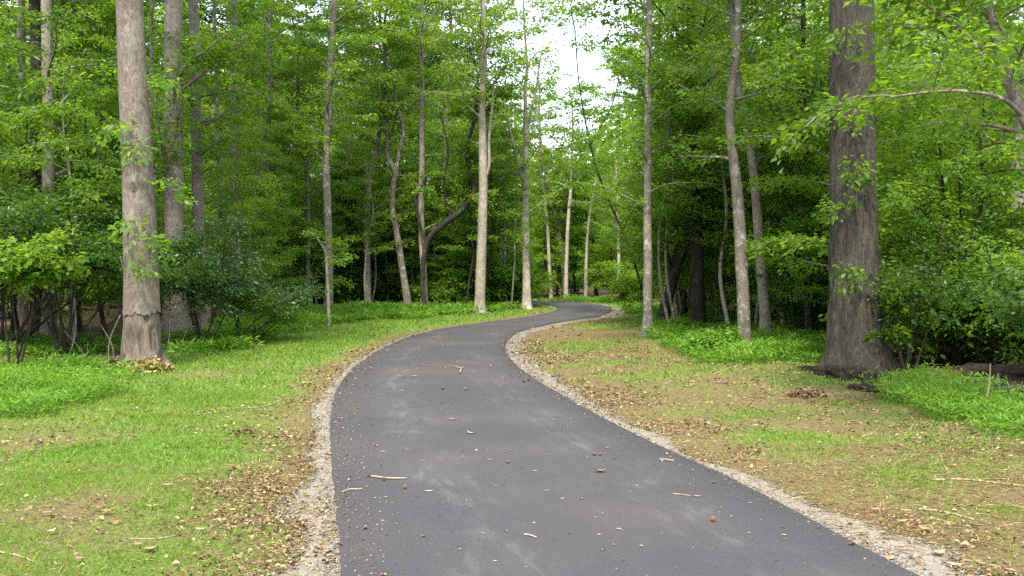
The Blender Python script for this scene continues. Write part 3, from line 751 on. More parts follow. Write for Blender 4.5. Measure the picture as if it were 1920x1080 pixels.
hero(36, 'black crooked tree with a long S-curved limb', [(800, 578, 10.8), (792, 540, 9.3), (795, 480, 9.9), (806, 445, 10.8), (830, 422, 10.8), (862, 398, 10.8), (884, 372, 9.3), (890, 345, 7.6), (877, 310, 7.0), (878, 270, 7.0), (888, 230, 7.0), (894, 185, 6.5)], 0, 'bark_dark', 'leaf_fresh', 60, 0.11, depth=36.4,
     limbs=[[(802, 460, 7.0), (790, 430, 6.1), (779, 380, 6.1), (780, 370, 6.1), (787, 358, 4.6), (800, 330, 3.1)], [(894, 190, 6.1), (915, 170, 4.6), (938, 140, 3.8), (955, 110, 3.1)], [(894, 190, 4.6), (896, 140, 3.8), (880, 90, 3.1)], [(845, 410, 4.6), (832, 350, 3.8), (840, 280, 3.1), (825, 210, 2.3)]],
     limb_leaf=0.75, zones=[W(3.4, 6.0, 12, 1.2, 1.4, az=(1.57, 1.2)), W(6.9, 8.3, 16, 1.3, 1.5, az=(1.57, 1.5))])
hero(37, 'stout pale-barked trunk leaning a little, at the grassy edge by the far bend', [(899, 574, 21), (901, 520, 19), (904, 440, 18), (906, 340, 16), (905, 260, 15), (904, 200, 13)], 15, 'bark_pale', 'leaf_fresh', 55, 0.11, depth=35.6, flare=0.15,
     limbs=[[(908, 335, 7), (917, 310, 6), (917, 260, 5.5), (924, 190, 5), (926, 150, 4)]], zones=[W(3, 6.4, 8, 1.1, 1.2, az=(1.57, 1.0)), W(6.8, 12, 28, 1.8, 2.0)])
hero(38, 'pair-forming thin pale stem, left one, by the far bend', [(940, 577, 8), (940, 500, 7), (938, 420, 5), (936, 330, 4)], 8.5, 'bark_pale', 'leaf_fresh', 65, 0.10, zones=[W(1.8, 8, 26, 1.1, 1.2)], name='sapling')
hero(39, 'second thin pale stem beside its twin by the far bend', [(949, 577, 7), (947, 510, 6), (946, 430, 5), (948, 350, 4)], 7.5, 'bark_pale', 'leaf_fresh', 65, 0.10, zones=[W(1.9, 7, 20, 1.0, 1.1)], name='sapling')
hero(40, 'tan trunk on the lawn inside the far bend, forking high up', [(988, 580, 18), (987, 520, 15), (985, 430, 14), (985, 340, 12), (986, 260, 9), (985, 170, 7), (988, 120, 5)], 13.5, 'bark_pale', 'leaf_fresh', 55, 0.10, flare=0.15,
     limbs=[[(983, 345, 8), (970, 300, 7), (955, 240, 5.5), (945, 200, 4)], [(986, 250, 6), (998, 200, 5), (1008, 150, 4), (1012, 110, 3)], [(984, 400, 4), (1000, 392, 3), (1015, 380, 2)]], zones=[W(5.0, 8, 10, 1.0, 1.1), W(8, 13, 20, 1.4, 1.8), W(10.5, 13.3, 8, 1.8, 2.2, az=(0.0, 0.9))])
hero(41, 'slim pale stem on the far lawn across the bend', [(1034, 563, 8), (1030, 500, 6.5), (1027, 430, 6), (1022, 380, 5)], 11, 'bark_pale', 'leaf', 55, 0.12, depth=51, zones=[W(4, 10.5, 20, 1.5, 1.5)])
hero(42, 'V-shaped pair of pale leaning stems across the bend', [(1062, 565, 10), (1056, 500, 9), (1047, 440, 8), (1036, 380, 7), (1022, 320, 6), (1012, 250, 5)], 12, 'bark_pale', 'leaf', 50, 0.12, depth=51.5,
     limbs=[[(1055, 495, 7), (1050, 440, 6), (1053, 380, 5), (1058, 330, 4)]], zones=[W(6, 11.5, 16, 1.5, 1.5)])
hero(43, 'upright pale stem right next to the V-shaped pair', [(1061, 566, 10), (1062, 500, 7), (1065, 420, 6.5), (1070, 360, 6), (1072, 300, 5)], 11, 'bark_pale', 'leaf', 50, 0.12, depth=49.5, zones=[W(5.5, 10.5, 16, 1.5, 1.5)])
hero(44, 'thin straight stem in front of the dark hedge of trees across the bend', [(1098, 567, 7), (1099, 500, 6), (1101, 450, 5), (1106, 400, 4)], 8, 'bark_pale', 'leaf', 50, 0.12, depth=49, zones=[W(4, 7.6, 12, 1.2, 1.2)])
hero(45, 'pale candelabra of bare forked stems behind the far bend', [(1118, 560, 8), (1116, 490, 8), (1110, 440, 7), (1106, 390, 6), (1103, 350, 4)], 9, 'bark_pale', 'leaf', 40, 0.12, depth=54,
     limbs=[[(1116, 490, 6), (1124, 440, 5), (1127, 400, 4), (1122, 365, 3)], [(1112, 460, 5), (1114, 400, 4), (1118, 370, 3)]], zones=[W(6.5, 8.6, 8, 1.2, 1.2)])
hero(46, 'short pale post-like stem at the right end of the far lawn', [(1159, 570, 8), (1160, 520, 7), (1160, 470, 6)], 8, 'bark_pale', 'leaf', 55, 0.11, depth=46, zones=[W(2.8, 7.6, 18, 1.4, 1.4)])
hero(47, 'straight mottled trunk at the lawn edge, first on the right of the path', [(1215, 630, 24), (1215, 590, 19), (1215, 500, 17), (1214, 400, 15), (1215, 250, 13.5), (1216, 100, 12), (1217, 0, 11)], 13, 'bark_mottled', 'leaf', 60, 0.095, flare=0.14, rough=0.1,
     zones=[W(3.0, 7.6, 16, 1.3, 1.7), W(6.9, 9.5, 7, 1.7, 2.0, az=(3.14, 0.9)), W(7.5, 12.5, 18, 2.2, 1.4)])
hero(48, 'dark leaning tree forking low like a Y behind the straight mottled trunk', [(1238, 614, 28), (1248, 575, 22), (1258, 540, 20), (1263, 515, 21), (1275, 492, 15), (1290, 450, 10), (1300, 380, 7)], 6.5, 'bark_dark', 'leaf', 62, 0.10, flare=0.12,
     limbs=[[(1262, 520, 12), (1252, 480, 10), (1244, 430, 8), (1236, 370, 6), (1228, 300, 4)], [(1262, 515, 8), (1266, 470, 7), (1262, 410, 5), (1270, 340, 4)]], zones=[W(2.4, 6.2, 24, 1.3, 1.5)])
hero(49, 'thick dark straight trunk wearing leaves on its upper half, in tall grass', [(1309, 620, 32), (1308, 570, 27), (1307, 500, 26), (1304, 420, 24), (1300, 330, 22), (1296, 200, 19)], 15, 'bark_dark', 'leaf', 62, 0.10, flare=0.16,
     zones=[W(2.0, 5.6, 26, 1.3, 1.6), W(5.6, 14, 26, 3, 2)])
hero(50, 'thin dark stem between the Y-forked tree and the thick dark trunk', [(1280, 606, 10), (1283, 550, 8), (1286, 500, 7), (1290, 440, 5)], 7, 'bark_dark', 'leaf', 60, 0.10, zones=[W(2.5, 6.6, 18, 1.2, 1.2)])
hero(51, 'lichen-spotted trunk of the crossing pair, standing foremost in the tall grass', [(1396, 660, 29), (1395, 610, 24), (1391, 520, 23), (1387, 430, 22), (1380, 340, 20), (1371, 260, 18), (1368, 210, 17), (1374, 150, 15), (1382, 80, 13), (1384, 0, 12)], 12, 'bark_mottled', 'leaf', 60, 0.095, flare=0.1, rough=0.1,
     zones=[W(3.6, 6.5, 9, 1.2, 1.5), W(7, 11.5, 20, 2.4, 1.4)])
hero(52, 'grey rear trunk of the crossing pair, leaning to meet its partner', [(1438, 640, 28), (1434, 580, 22), (1427, 500, 20), (1420, 400, 18), (1412, 320, 16), (1400, 240, 14), (1388, 180, 13), (1378, 110, 12), (1372, 0, 10)], 12, 'bark_grey', 'leaf', 60, 0.10, flare=0.12,
     limbs=[[(1402, 285, 5), (1430, 262, 4), (1460, 258, 3)]], zones=[W(4, 7, 12, 1.4, 1.6), W(7, 11.5, 18, 2.4, 1.4)])
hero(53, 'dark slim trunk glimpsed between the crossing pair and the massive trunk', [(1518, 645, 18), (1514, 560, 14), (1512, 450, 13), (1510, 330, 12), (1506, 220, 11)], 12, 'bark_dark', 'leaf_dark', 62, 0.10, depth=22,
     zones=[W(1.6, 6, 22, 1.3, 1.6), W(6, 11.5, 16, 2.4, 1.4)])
hero(54, 'dark many-stemmed understory tree in the shade right of the massive trunk', [(1792, 690, 22), (1795, 600, 17), (1800, 520, 15), (1812, 480, 11), (1830, 430, 8), (1842, 360, 6)], 5.5, 'bark_dark', 'leaf', 75, 0.085, depth=16.5,
     limbs=[[(1800, 520, 11), (1785, 470, 9), (1772, 400, 7), (1765, 320, 5), (1762, 240, 3)], [(1800, 515, 9), (1802, 440, 7), (1800, 360, 5), (1806, 280, 3)], [(1808, 488, 8), (1850, 470, 6), (1890, 430, 5), (1920, 380, 3)]],
     zones=[W(1.2, 5.0, 40, 1.4, 1.7)])
hero(55, 'pale trunk at the rim of the shaded thicket behind the dark many-stemmed tree', [(1918, 640, 34), (1913, 540, 30), (1911, 430, 29), (1909, 300, 26)], 12, 'bark_pale', 'leaf', 60, 0.095, depth=19,
     zones=[W(3.2, 11.5, 26, 2, 1.6)])
hero(56, 'leaning thin dark sapling slanting across towards the open sky', [(1212, 585, 5.2), (1200, 530, 4.5), (1178, 460, 4.1), (1150, 395, 3.8), (1120, 320, 3.4), (1100, 240, 3.0), (1085, 150, 2.6), (1078, 60, 2.2)], 11.5, 'bark_dark', 'leaf', 60, 0.10, depth=32,
     limbs=[[(1168, 430, 3.0), (1200, 360, 2.2), (1190, 290, 1.9)], [(1108, 270, 2.6), (1150, 190, 2.2), (1165, 110, 1.9)]], zones=[W(2.5, 7.5, 24, 1.4, 1.2), W(8.5, 11.4, 14, 1.1, 1.3)], name='sapling')
# near tree beyond the right of the frame, whose limbs reach in
hero(57, 'limb-spreading grey tree reaching bare curved boughs in from the right', [(2060, 900, 66), (2040, 600, 46), (1990, 380, 34), (1926, 230, 24), (1890, 150, 20), (1868, 80, 17), (1852, 0, 15), (1840, -80, 13)], 7.5, 'bark_mottled', 'leaf', 75, 0.085, depth=9.8,
     limbs=[[(1884, 140, 11), (1850, 100, 9), (1800, 55, 7.5), (1760, 25, 6), (1715, -6, 5)], [(1915, 215, 11, -0.2), (1880, 185, 8, -0.4), (1820, 172, 6.5, -0.5), (1750, 172, 5, -0.6), (1670, 182, 3.5, -0.7)], [(1920, 110, 7), (1890, 70, 6), (1850, 20, 5), (1830, -10, 4)]],
     zones=[W(2.9, 5.2, 14, 0.9, 1.3), W(4.5, 7.2, 22, 1.6, 1.2)])

# ------------------------------------------------------------------ shrubs shown one by one
def shrub(seed, label, px, py, h, spread, leafm, dens, size, stems=7, bark='bark_dark', depth=None, name='shrub', h0=0.12, ratio=0.5, group=None, sub=7):
    if depth is None: g = G(px, py)
    else:
        q = at(px, py, depth); g = q[:2]
    org = np.array([g[0], g[1], gh(g[0], g[1]) - 0.03])
    T = Tree(seed); r = T.r
    for k in range(stems):
        A = k * 2.4 + r.normal(0, 0.3); e = r.uniform(0.7, 1.35); L = h * r.uniform(0.6, 1.0)
        P = [np.array([r.normal(0, 0.04), r.normal(0, 0.04), -0.05])]
        for j in range(5):
            P.append(P[-1] + L / 5 * np.array([math.cos(A) * math.cos(e) * spread, math.sin(A) * math.cos(e) * spread, math.sin(e)])); e = min(1.45, e + r.normal(0.02, 0.12)); A += r.normal(0, 0.2)
        P = np.array(P)
        T.acc.tube(P, np.linspace(0.008 + 0.006 * h, 0.004, 6), 5)
        T.tp, T.tr = P, np.linspace(0.02, 0.004, 6)
        T.whorl(max(h0 * h, P[0][2]), P[-1][2], int(4 + 4 * L), 0.45 * h * 0.55 * spread + 0.15, 0.25 * h * 0.4 + 0.15, el=(-0.1, 0.7), sub=sub, sides=3)
    return finish(T, name, label, 'shrub', org, bark, leafm, dens, size, group, ratio, crown_name='foliage', trunk_name='stems')

shrub(101, 'bright yellow-green leafy young tree at the dark wood edge beyond the mound of tall grass', 30, 700, 2.6, 0.36, 'leaf_fresh', 46, 0.085, stems=4, depth=15.2, h0=0.62, ratio=0.75)
shrub(102, 'glossy blue-green shrub beside the stout peeled trunk', 378, 640, 3.3, 0.75, 'leaf_holly', 50, 0.075, stems=5, depth=20.2, h0=0.32)
shrub(103, 'smaller blue-green shrub leaning over the tall grass', 448, 632, 2.3, 1.1, 'leaf_holly', 48, 0.075, stems=4, depth=21.5, h0=0.4)
shrub(104, 'light green wispy shrub reaching over the grass by the blue-green shrub', 475, 622, 1.5, 1.4, 'leaf_fresh', 60, 0.08, stems=4, depth=21.5, h0=0.5)
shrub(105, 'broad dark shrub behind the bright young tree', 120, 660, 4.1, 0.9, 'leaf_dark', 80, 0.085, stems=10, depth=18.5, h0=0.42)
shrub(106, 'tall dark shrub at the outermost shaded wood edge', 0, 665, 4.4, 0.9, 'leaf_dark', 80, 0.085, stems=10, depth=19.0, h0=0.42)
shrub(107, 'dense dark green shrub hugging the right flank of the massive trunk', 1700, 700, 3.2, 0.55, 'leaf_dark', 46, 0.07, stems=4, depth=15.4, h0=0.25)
shrub(108, 'spreading green shrub in front of the dark many-stemmed tree', 1870, 725, 2.5, 0.9, 'leaf', 60, 0.075, stems=6, depth=15.6, h0=0.42)
shrub(109, 'low round bushy clump in the tall grass before the crossing pair', 1338, 664, 0.55, 1.0, 'stilt', 150, 0.07, stems=8, h0=0.1)
shrub(110, 'dark thicket shrub between the crossing pair and the massive trunk', 1500, 640, 2.8, 0.9, 'leaf_dark', 70, 0.085, stems=7, depth=22.5, h0=0.45)
shrub(111, 'leafy bush at the foot of the stout pale-barked trunk', 880, 578, 1.9, 1.1, 'leaf', 90, 0.1, stems=9, depth=41, h0=0.15)
shrub(112, 'low bush under the black crooked tree', 835, 580, 1.7, 1.2, 'leaf', 80, 0.1, stems=8, depth=38.5, h0=0.15)
shrub(113, 'shaggy shrub in the shade to the right of the brush heap', 1975, 760, 2.4, 0.8, 'leaf_dark', 62, 0.08, stems=6, depth=13.4, h0=0.42)
shrub(114, 'pale leafed bush at the corner of the far lawn', 1185, 580, 2.4, 0.9, 'leaf_fresh', 80, 0.1, stems=8, depth=44, h0=0.15)

# ------------------------------------------------------------------ kinds of woodland trees, then copies through the wood
def proto_understory(seed, H, leafm, bark, n, name='understory_tree'):
    T = Tree(seed); r = T.r
    pts = [(0, 0, -0.1)]; x = y = 0
    for k in range(1, 6):
        x += r.normal(0, 0.12); y += r.normal(0, 0.12); pts.append((x, y, H * k / 5))
    T.trunk(pts, np.linspace(0.055, 0.008, 6) * H / 6, 8)
    T.whorl(H * 0.17, H * 0.97, n, H * 0.30, H * 0.14, el=(-0.05, 0.6), sub=8)
    return T
def proto_canopy(seed, H, n):
    T = Tree(seed); r = T.r
    pts = [(0, 0, -0.1)]; x = y = 0
    for k in range(1, 7):
        x += r.normal(0, 0.16); y += r.normal(0, 0.16); pts.append((x, y, H * k / 6))
    T.trunk(pts, np.array([0.19, 0.165, 0.15, 0.135, 0.11, 0.07, 0.02]) * H / 20, 9, flare=0.25)
    T.whorl(H * 0.28, H * 0.5, 7, 1.8, 2.4, sub=7)
    T.whorl(H * 0.48, H * 0.98, n, H * 0.21, H * 0.09, el=(0.15, 0.9), sub=11)
    return T
def proto_pole(seed, H, n):
    T = Tree(seed); r = T.r
    pts = [(0, 0, -0.1)]; x = y = 0
    for k in range(1, 7):
        x += r.normal(0, 0.18); y += r.normal(0, 0.18); pts.append((x, y, H * k / 6))
    T.trunk(pts, np.linspace(0.06, 0.012, 7) * H / 9, 7)
    T.whorl(H * 0.35, H * 0.98, n, 1.5, 1.2, sub=7)
    return T

PROTO = {'understory': [], 'canopy': [], 'pole': [], 'bush': []}
def stash(kind_, root): PROTO[kind_].append([root, False])
for k, (H, lm) in enumerate(((5.5, 'leaf'), (6.5, 'leaf'), (7.5, 'leaf'), (6.0, 'leaf_dark'), (7.0, 'leaf_fresh'), (5.0, 'leaf_fresh'))):
    stash('understory', finish(proto_understory(300 + k, H, lm, '', 34), 'understory_tree', 'x', 'tree', (0, -200, 0), 'bark_dark' if k % 2 else 'bark_mottled', lm, 78, 0.092))
for k, (H, lm) in enumerate(((19, 'leaf'), (21, 'leaf'), (17, 'leaf_fresh'), (20, 'leaf_dark'))):
    stash('canopy', finish(proto_canopy(320 + k, H, 42), 'canopy_tree', 'x', 'tree', (0, -200, 0), ('bark_grey', 'bark_mottled')[k % 2], lm, 40, 0.145))
for k, H in enumerate((9, 11, 10)):
    stash('pole', finish(proto_pole(340 + k, H, 28), 'slender_tree', 'x', 'tree', (0, -200, 0), ('bark_mottled', 'bark_pale', 'bark_dark')[k], ('leaf', 'leaf_fresh', 'leaf')[k], 60, 0.10))
for k, (h, lm) in enumerate(((1.6, 'leaf'), (2.2, 'leaf_dark'), (1.3, 'leaf'), (2.6, 'leaf'), (2.5, 'leaf_fresh'), (1.5, 'leaf_fresh'))):
    r_ = shrub(360 + k, 'x', 960, 600, h, 1.1, lm, 60, 0.11, stems=8, h0=0.2, sub=6); stash('bush', r_)

rnd = random.Random(4)
placed = list(HEROES)
VARIANT = {
    'understory': (['short mid-green understory tree with mottled stem', 'mid-green understory tree with dark stem', 'taller mid-green understory tree with mottled stem',
                    'dark-leaved understory tree', 'tall yellow-green understory tree', 'short yellow-green understory tree'], 'leafy understory trees through the wood'),
    'canopy': (['tall forest tree with grey trunk', 'very tall forest tree with mottled trunk', 'tall forest tree with yellow-green crown', 'tall forest tree with dark crown'], 'tall forest trees through the wood'),
    'pole': (['thin drawn-up tree with mottled stem', 'thin drawn-up tree with pale stem', 'thin drawn-up tree with dark stem'], 'thin drawn-up trees through the wood'),
    'bush': (['low mid-green bush', 'dark-leaved bush', 'very low mid-green bush', 'x', 'chest-high yellow-green bush', 'low yellow-green bush'], 'bushes on the wood floor'),
}
VARIANT['bush'][0][3] = 'chest-high mid-green bush'
LANDMARK = [(265, 16.5, 'the stout peeled trunk'), (327, 22.5, 'the tall straight grey trunk'), (91, 22, 'the trunk lost in dark foliage'), (436, 31, 'the mid-thickness grey trunk'),
            (503, 35, 'the crooked lichen-mottled trunk'), (612, 28.2, 'the broken-topped sapling'), (690, 37.2, 'the two-stemmed grey tree'), (745, 36.8, 'the forked tree with snaking stems'),
            (830, 36.4, 'the black crooked tree'), (903, 35.6, 'the stout pale-barked trunk'), (985, 39, 'the tan trunk on the lawn'), (1050, 50, 'the V-shaped pair of stems'),
            (1115, 54, 'the bare candelabra stems'), (1160, 46, 'the post-like pale stem'), (1215, 24.4, 'the straight mottled trunk by the lawn'), (1265, 27.7, 'the Y-forked dark tree'),
            (1307, 26.5, 'the thick dark trunk in tall grass'), (1400, 20, 'the crossing pair of trunks'), (1512, 22, 'the dark slim trunk'), (1600, 16, 'the massive furrowed trunk'),
            (1800, 16.5, 'the dark many-stemmed tree'), (1912, 19, 'the pale trunk by the thicket'), (20, 19, 'the tall dark shrub')]
LMK = [(*at(a_, 560, b_)[:2], t_) for a_, b_, t_ in LANDMARK]
def where(x, y):
    best = min(LMK, key=lambda q: abs(math.atan2(q[0], q[1]) - math.atan2(x, y)) * 12 + 0.02 * abs(y - q[1]))
    d_ = math.hypot(x - best[0], y - best[1])
    return ('close to ' if d_ < 5 else 'behind ' if d_ < 22 else 'far behind ') + best[2]
def place(kind_, x, y, s=None, which=None):
    lst = PROTO[kind_]; e = lst[rnd.choice(which) if which else rnd.randrange(len(lst))]; vi = [q[0] for q in lst].index(e[0])
    s = s or rnd.uniform(0.85, 1.2)
    lab = VARIANT[kind_][0][vi] + ' ' + where(x, y); grp = VARIANT[kind_][1]
    loc = (x, y, gh(x, y) - 0.03); rz = rnd.uniform(0, 6.28); sc = (s * rnd.uniform(0.9, 1.1), s * rnd.uniform(0.9, 1.1), s)
    if not e[1]:
        e[1] = True; r = e[0]; r.location = loc; r.rotation_euler = (0, 0, rz); r.scale = sc
        r['label'] = lab; r['group'] = grp
    else:
        copy_tree(e[0], loc, rz, sc, lab, grp)

def scatter(kind_, n, ymin, ymax, mind, margin, half=0.62, smin=0.85, smax=1.2, ypow=1.0, ok=None):
    c = 0
    for _ in range(n * 60):
        if c >= n: break
        y = ymin + (ymax - ymin) * rnd.random() ** ypow
        x = rnd.uniform(-1, 1) * (half * y + 4)
        if inpoly(np.array([x]), np.array([y]), OPEN)[0]: continue
        dd = np.hypot(OPEN[:, 0] - x, OPEN[:, 1] - y)
        a_ = OPEN; b_ = np.roll(OPEN, -1, axis=0); ab = b_ - a_
        tt = np.clip(((x - a_[:, 0]) * ab[:, 0] + (y - a_[:, 1]) * ab[:, 1]) / (ab ** 2).sum(1), 0, 1)
        dm = np.hypot(a_[:, 0] + ab[:, 0] * tt - x, a_[:, 1] + ab[:, 1] * tt - y).min()
        if dm < margin: continue
        if ok and not ok(x, y): continue
        if kind_ == 'bush' and ((x < -4.5 and y < 27) or (3 < x < 9.5 and 17 < y < 31)): continue
        if kind_ != 'bush' and -13 < x < 3 and 30 < y < 43.5: continue      # stems along this edge stand free
        if any((x - q[0]) ** 2 + (y - q[1]) ** 2 < (mind * min(q[2], 1.0)) ** 2 for q in placed if q[2] > 0): continue
        place(kind_, x, y, rnd.uniform(smin, smax)); placed.append((x, y, 1.0 if kind_ != 'bush' else 0.5)); c += 1

def not_gap(x, y):   # keeps the corridor to the open sky clear of tall crowns
    a_ = x / y
    return not (-0.004 - 2.6 / y < a_ < 0.10 + 2.6 / y and y > 22)
for k in range(46):
    if k < 30: px_, dp_ = rnd.uniform(420, 960), rnd.uniform(36.5, 44)
    else: px_, dp_ = rnd.uniform(1245, 1560), rnd.uniform(24, 34)
    q_ = at(px_, 560, dp_); place('pole', float(q_[0]), float(q_[1]), rnd.uniform(0.55, 0.85)); placed.append((q_[0], q_[1], 0.3))
for px_, dp_, sc_ in ((430, 33, 0.95), (475, 34.5, 1.0), (530, 37, 1.05), (560, 39.5, 0.9), (640, 40, 1.1), (668, 41, 0.85), (712, 41.5, 1.1), (765, 40.5, 0.9), (830, 41.5, 1.15), (868, 41, 0.95), (925, 42.2, 1.1), (952, 42, 0.8), (500, 36, 0.8), (585, 41, 1.1), (615, 39, 0.7), (690, 42.5, 1.2), (745, 42, 1.15), (795, 42.5, 1.2), (850, 43, 1.25), (900, 43, 1.2), (655, 38.8, 0.55), (815, 39.2, 0.6), (775, 39, 0.5), (1010, 52, 1.2), (1045, 54, 1.1), (1080, 53, 1.0), (1120, 52, 1.2), (1150, 49, 1.1),
                       (1255, 31, 1.05), (1330, 30, 1.1), (1380, 27, 1.0), (1460, 27, 1.1), (1545, 24, 1.0), (1660, 21, 1.0), (1740, 22, 1.1), (1850, 21, 1.1), (200, 22.5, 1.0), (150, 24, 1.1), (20, 23, 1.0)):
    q_ = at(px_, 560, dp_); place('understory', float(q_[0]), float(q_[1]), sc_, (4, 5, 4, 5, 0, 1) if 480 < px_ < 1200 else (3, 3, 1) if px_ < 250 else None); placed.append((q_[0], q_[1], 0.7))  # far-left shade put into leaf colour by darker kinds, centre brightness by yellow-green
for k in range(34):
    px_ = rnd.uniform(440, 965); dp_ = 39.8 + rnd.uniform(0, 3.4) - max(0, (600 - px_) * 0.025)
    q_ = at(px_, 560, dp_); place('bush', float(q_[0]), float(q_[1]), rnd.uniform(0.8, 1.5), (4, 5, 4, 0, 3)); placed.append((q_[0], q_[1], 0.3))
for px_, dp_, sc_ in ((1262, 29, 0.9), (1295, 30.5, 1.1), (1345, 27.5, 0.85), (1415, 25.5, 0.9), (1470, 25, 1.0), (1530, 26, 1.1), (1505, 23.6, 0.75), (1560, 21, 0.8), (455, 27, 0.8), (480, 29, 0.8)):
    q_ = at(px_, 560, dp_); place('understory', float(q_[0]), float(q_[1]), sc_, (0, 1, 2, 4)); placed.append((q_[0], q_[1], 0.7))
for px_, dp_, sc_ in ((1760, 16.6, 0.8), (1820, 17.6, 1.0), (1880, 16.8, 1.05), (1935, 15.6, 1.1), (1850, 19.0, 1.2), (1720, 18.2, 0.9), (1955, 18.0, 1.2), (1540, 23.0, 0.8)):
    q_ = at(px_, 560, dp_); place('bush', float(q_[0]), float(q_[1]), sc_, (1, 0, 3)); placed.append((q_[0], q_[1], 0.3))
scatter('canopy', 50, 20, 95, 3.6, 4.5, ok=lambda x, y: not_gap(x, y) and not (x > 3 and y < 42))
scatter('canopy', 18, 52, 95, 3.0, 3.0, ok=lambda x, y: not_gap(x, y) and x < 0)
scatter('understory', 200, 17, 92, 1.9, 1.2, ypow=1.2, ok=lambda x, y: not_gap(x, y) or y > 52)
scatter('pole', 90, 20, 90, 1.5, 0.6, ok=not_gap)
scatter('bush', 160, 16, 80, 1.1, 0.5, ypow=1.2)

# far wood that reads as one mass behind everything
r = np.random.default_rng(900)
pts = []
n = 74000
ang = r.uniform(-1.0, 1.0, n); rad_ = r.uniform(96, 135, n)
hx = rad_ * np.sin(ang); hy = rad_ * np.cos(ang)
a_ = np.tan(ang)
topm = 17 + 6 * vnoise(ang * 14 + 20, ang * 0 + 2, 901) + 3 * vnoise(ang * 40 + 90, ang * 0 + 5, 902)
gap = np.exp(-((a_ - 0.05) / 0.06) ** 2)
topm = topm * (1 - 0.28 * gap) - 3 * gap
hz = topm * r.random(n) ** 0.95
P = np.stack([hx, hy, hz], -1)
sz = r.uniform(0.6, 1.2, n)
c = np.stack([r.beta(2, 2, n), vnoise(ang * 30 + 60, hz * 0.4, 905), r.random(n)], -1)
V, Tt, cc = kites(P, r.normal(0, 1, (n, 3)) * np.array([1, 1, 0.5]), np.array([0, -0.6, 0.5]) + r.normal(0, 0.6, (n, 3)), sz, sz * 0.8, colr=c)
fw = kind(link('distant_woods', mesh_np('distant_woods', V, Tt, M['leaf'], col=cc)), 'stuff')
tag(fw, 'far-off mass of woodland closing the view behind the bend', 'woods')

# ------------------------------------------------------------------ grass, tall grass
r = np.random.default_rng(40)
def sample_view(n, ymin, ymax, half=0.56, xoff=0.5):
    # uniform over ground area of a wedge in front of the path's start
    u = r.random(n); y = np.sqrt(ymin ** 2 + u * (ymax ** 2 - ymin ** 2))
    x = r.uniform(-1, 1, n) * (half * y + xoff)
    return x, y

def blades(x, y, z, h, w, lean, col):
    n = len(x); A = r.uniform(0, 6.28, n); B = A + math.pi / 2
    dx, dy = np.cos(B) * w * 0.5, np.sin(B) * w * 0.5
    lx, ly = np.cos(A) * lean * h, np.sin(A) * lean * h
    P = np.stack([np.stack([x - dx, y - dy, z], -1), np.stack([x + dx, y + dy, z], -1),
                  np.stack([x + lx * 0.35 + dx * 0.8, y + ly * 0.35 + dy * 0.8, z + h * 0.6], -1), np.stack([x + lx, y + ly, z + h * np.sqrt(np.clip(1 - lean ** 2 * 0.5, 0.2, 1))], -1)], 1)
    k = np.arange(n)[:, None] * 4
    T_ = np.concatenate([k + np.array([[0, 1, 2]]), k + np.array([[0, 2, 3]])], 0)
    return P.reshape(-1, 3), T_, np.repeat(col, 4, axis=0)

xs_, ys_, hs_, ws_ = [], [], [], []
for ymin, ymax, n, h, w_ in ((4.6, 8, 190000, 0.030, 0.0028), (8, 13, 130000, 0.040, 0.005), (13, 22, 90000, 0.055, 0.011), (22, 50, 90000, 0.07, 0.022)):
    x, y = sample_view(n, ymin, ymax)
    xs_.append(x); ys_.append(y); hs_.append(np.full(n, h)); ws_.append(np.full(n, w_))
x = np.concatenate(xs_); y = np.concatenate(ys_); h = np.concatenate(hs_); w_ = np.concatenate(ws_)
op = inpoly(x, y, OPEN) & ~inpoly(x, y, PATH_POLY)
x, y, h, w_ = x[op], y[op], h[op], w_[op]
d, sd = edge_dist(x, y)
g = green_cover(x, y, d, sd)
keep = (r.random(len(x)) < g ** 1.3 * 0.95 + 0.05) & (d > 0.04)
x, y, h, w_, d, g = x[keep], y[keep], h[keep], w_[keep], d[keep], g[keep]
z = ground_h(x, y, d)
tuft = fbm(x + 11, y + 7, 3.0, 44)
h = h * r.uniform(0.5, 1.3, len(x)) * (0.6 + 1.0 * tuft)
col = np.stack([np.clip(r.beta(2, 2, len(x)) * 0.8 + 0.3 * (0.6 - g), 0, 1), fbm(x, y, 0.8, 46), r.random(len(x))], -1)
V, T_, cc = blades(x, y, z, h, w_, r.uniform(0.1, 0.9, len(x)), col)
tag(kind(link('lawn_grass', mesh_np('lawn_grass', V, T_, M['grass'], col=cc)), 'stuff'), 'short patchy grass on both verges of the path', 'grass')
print('lawn blades', len(x))

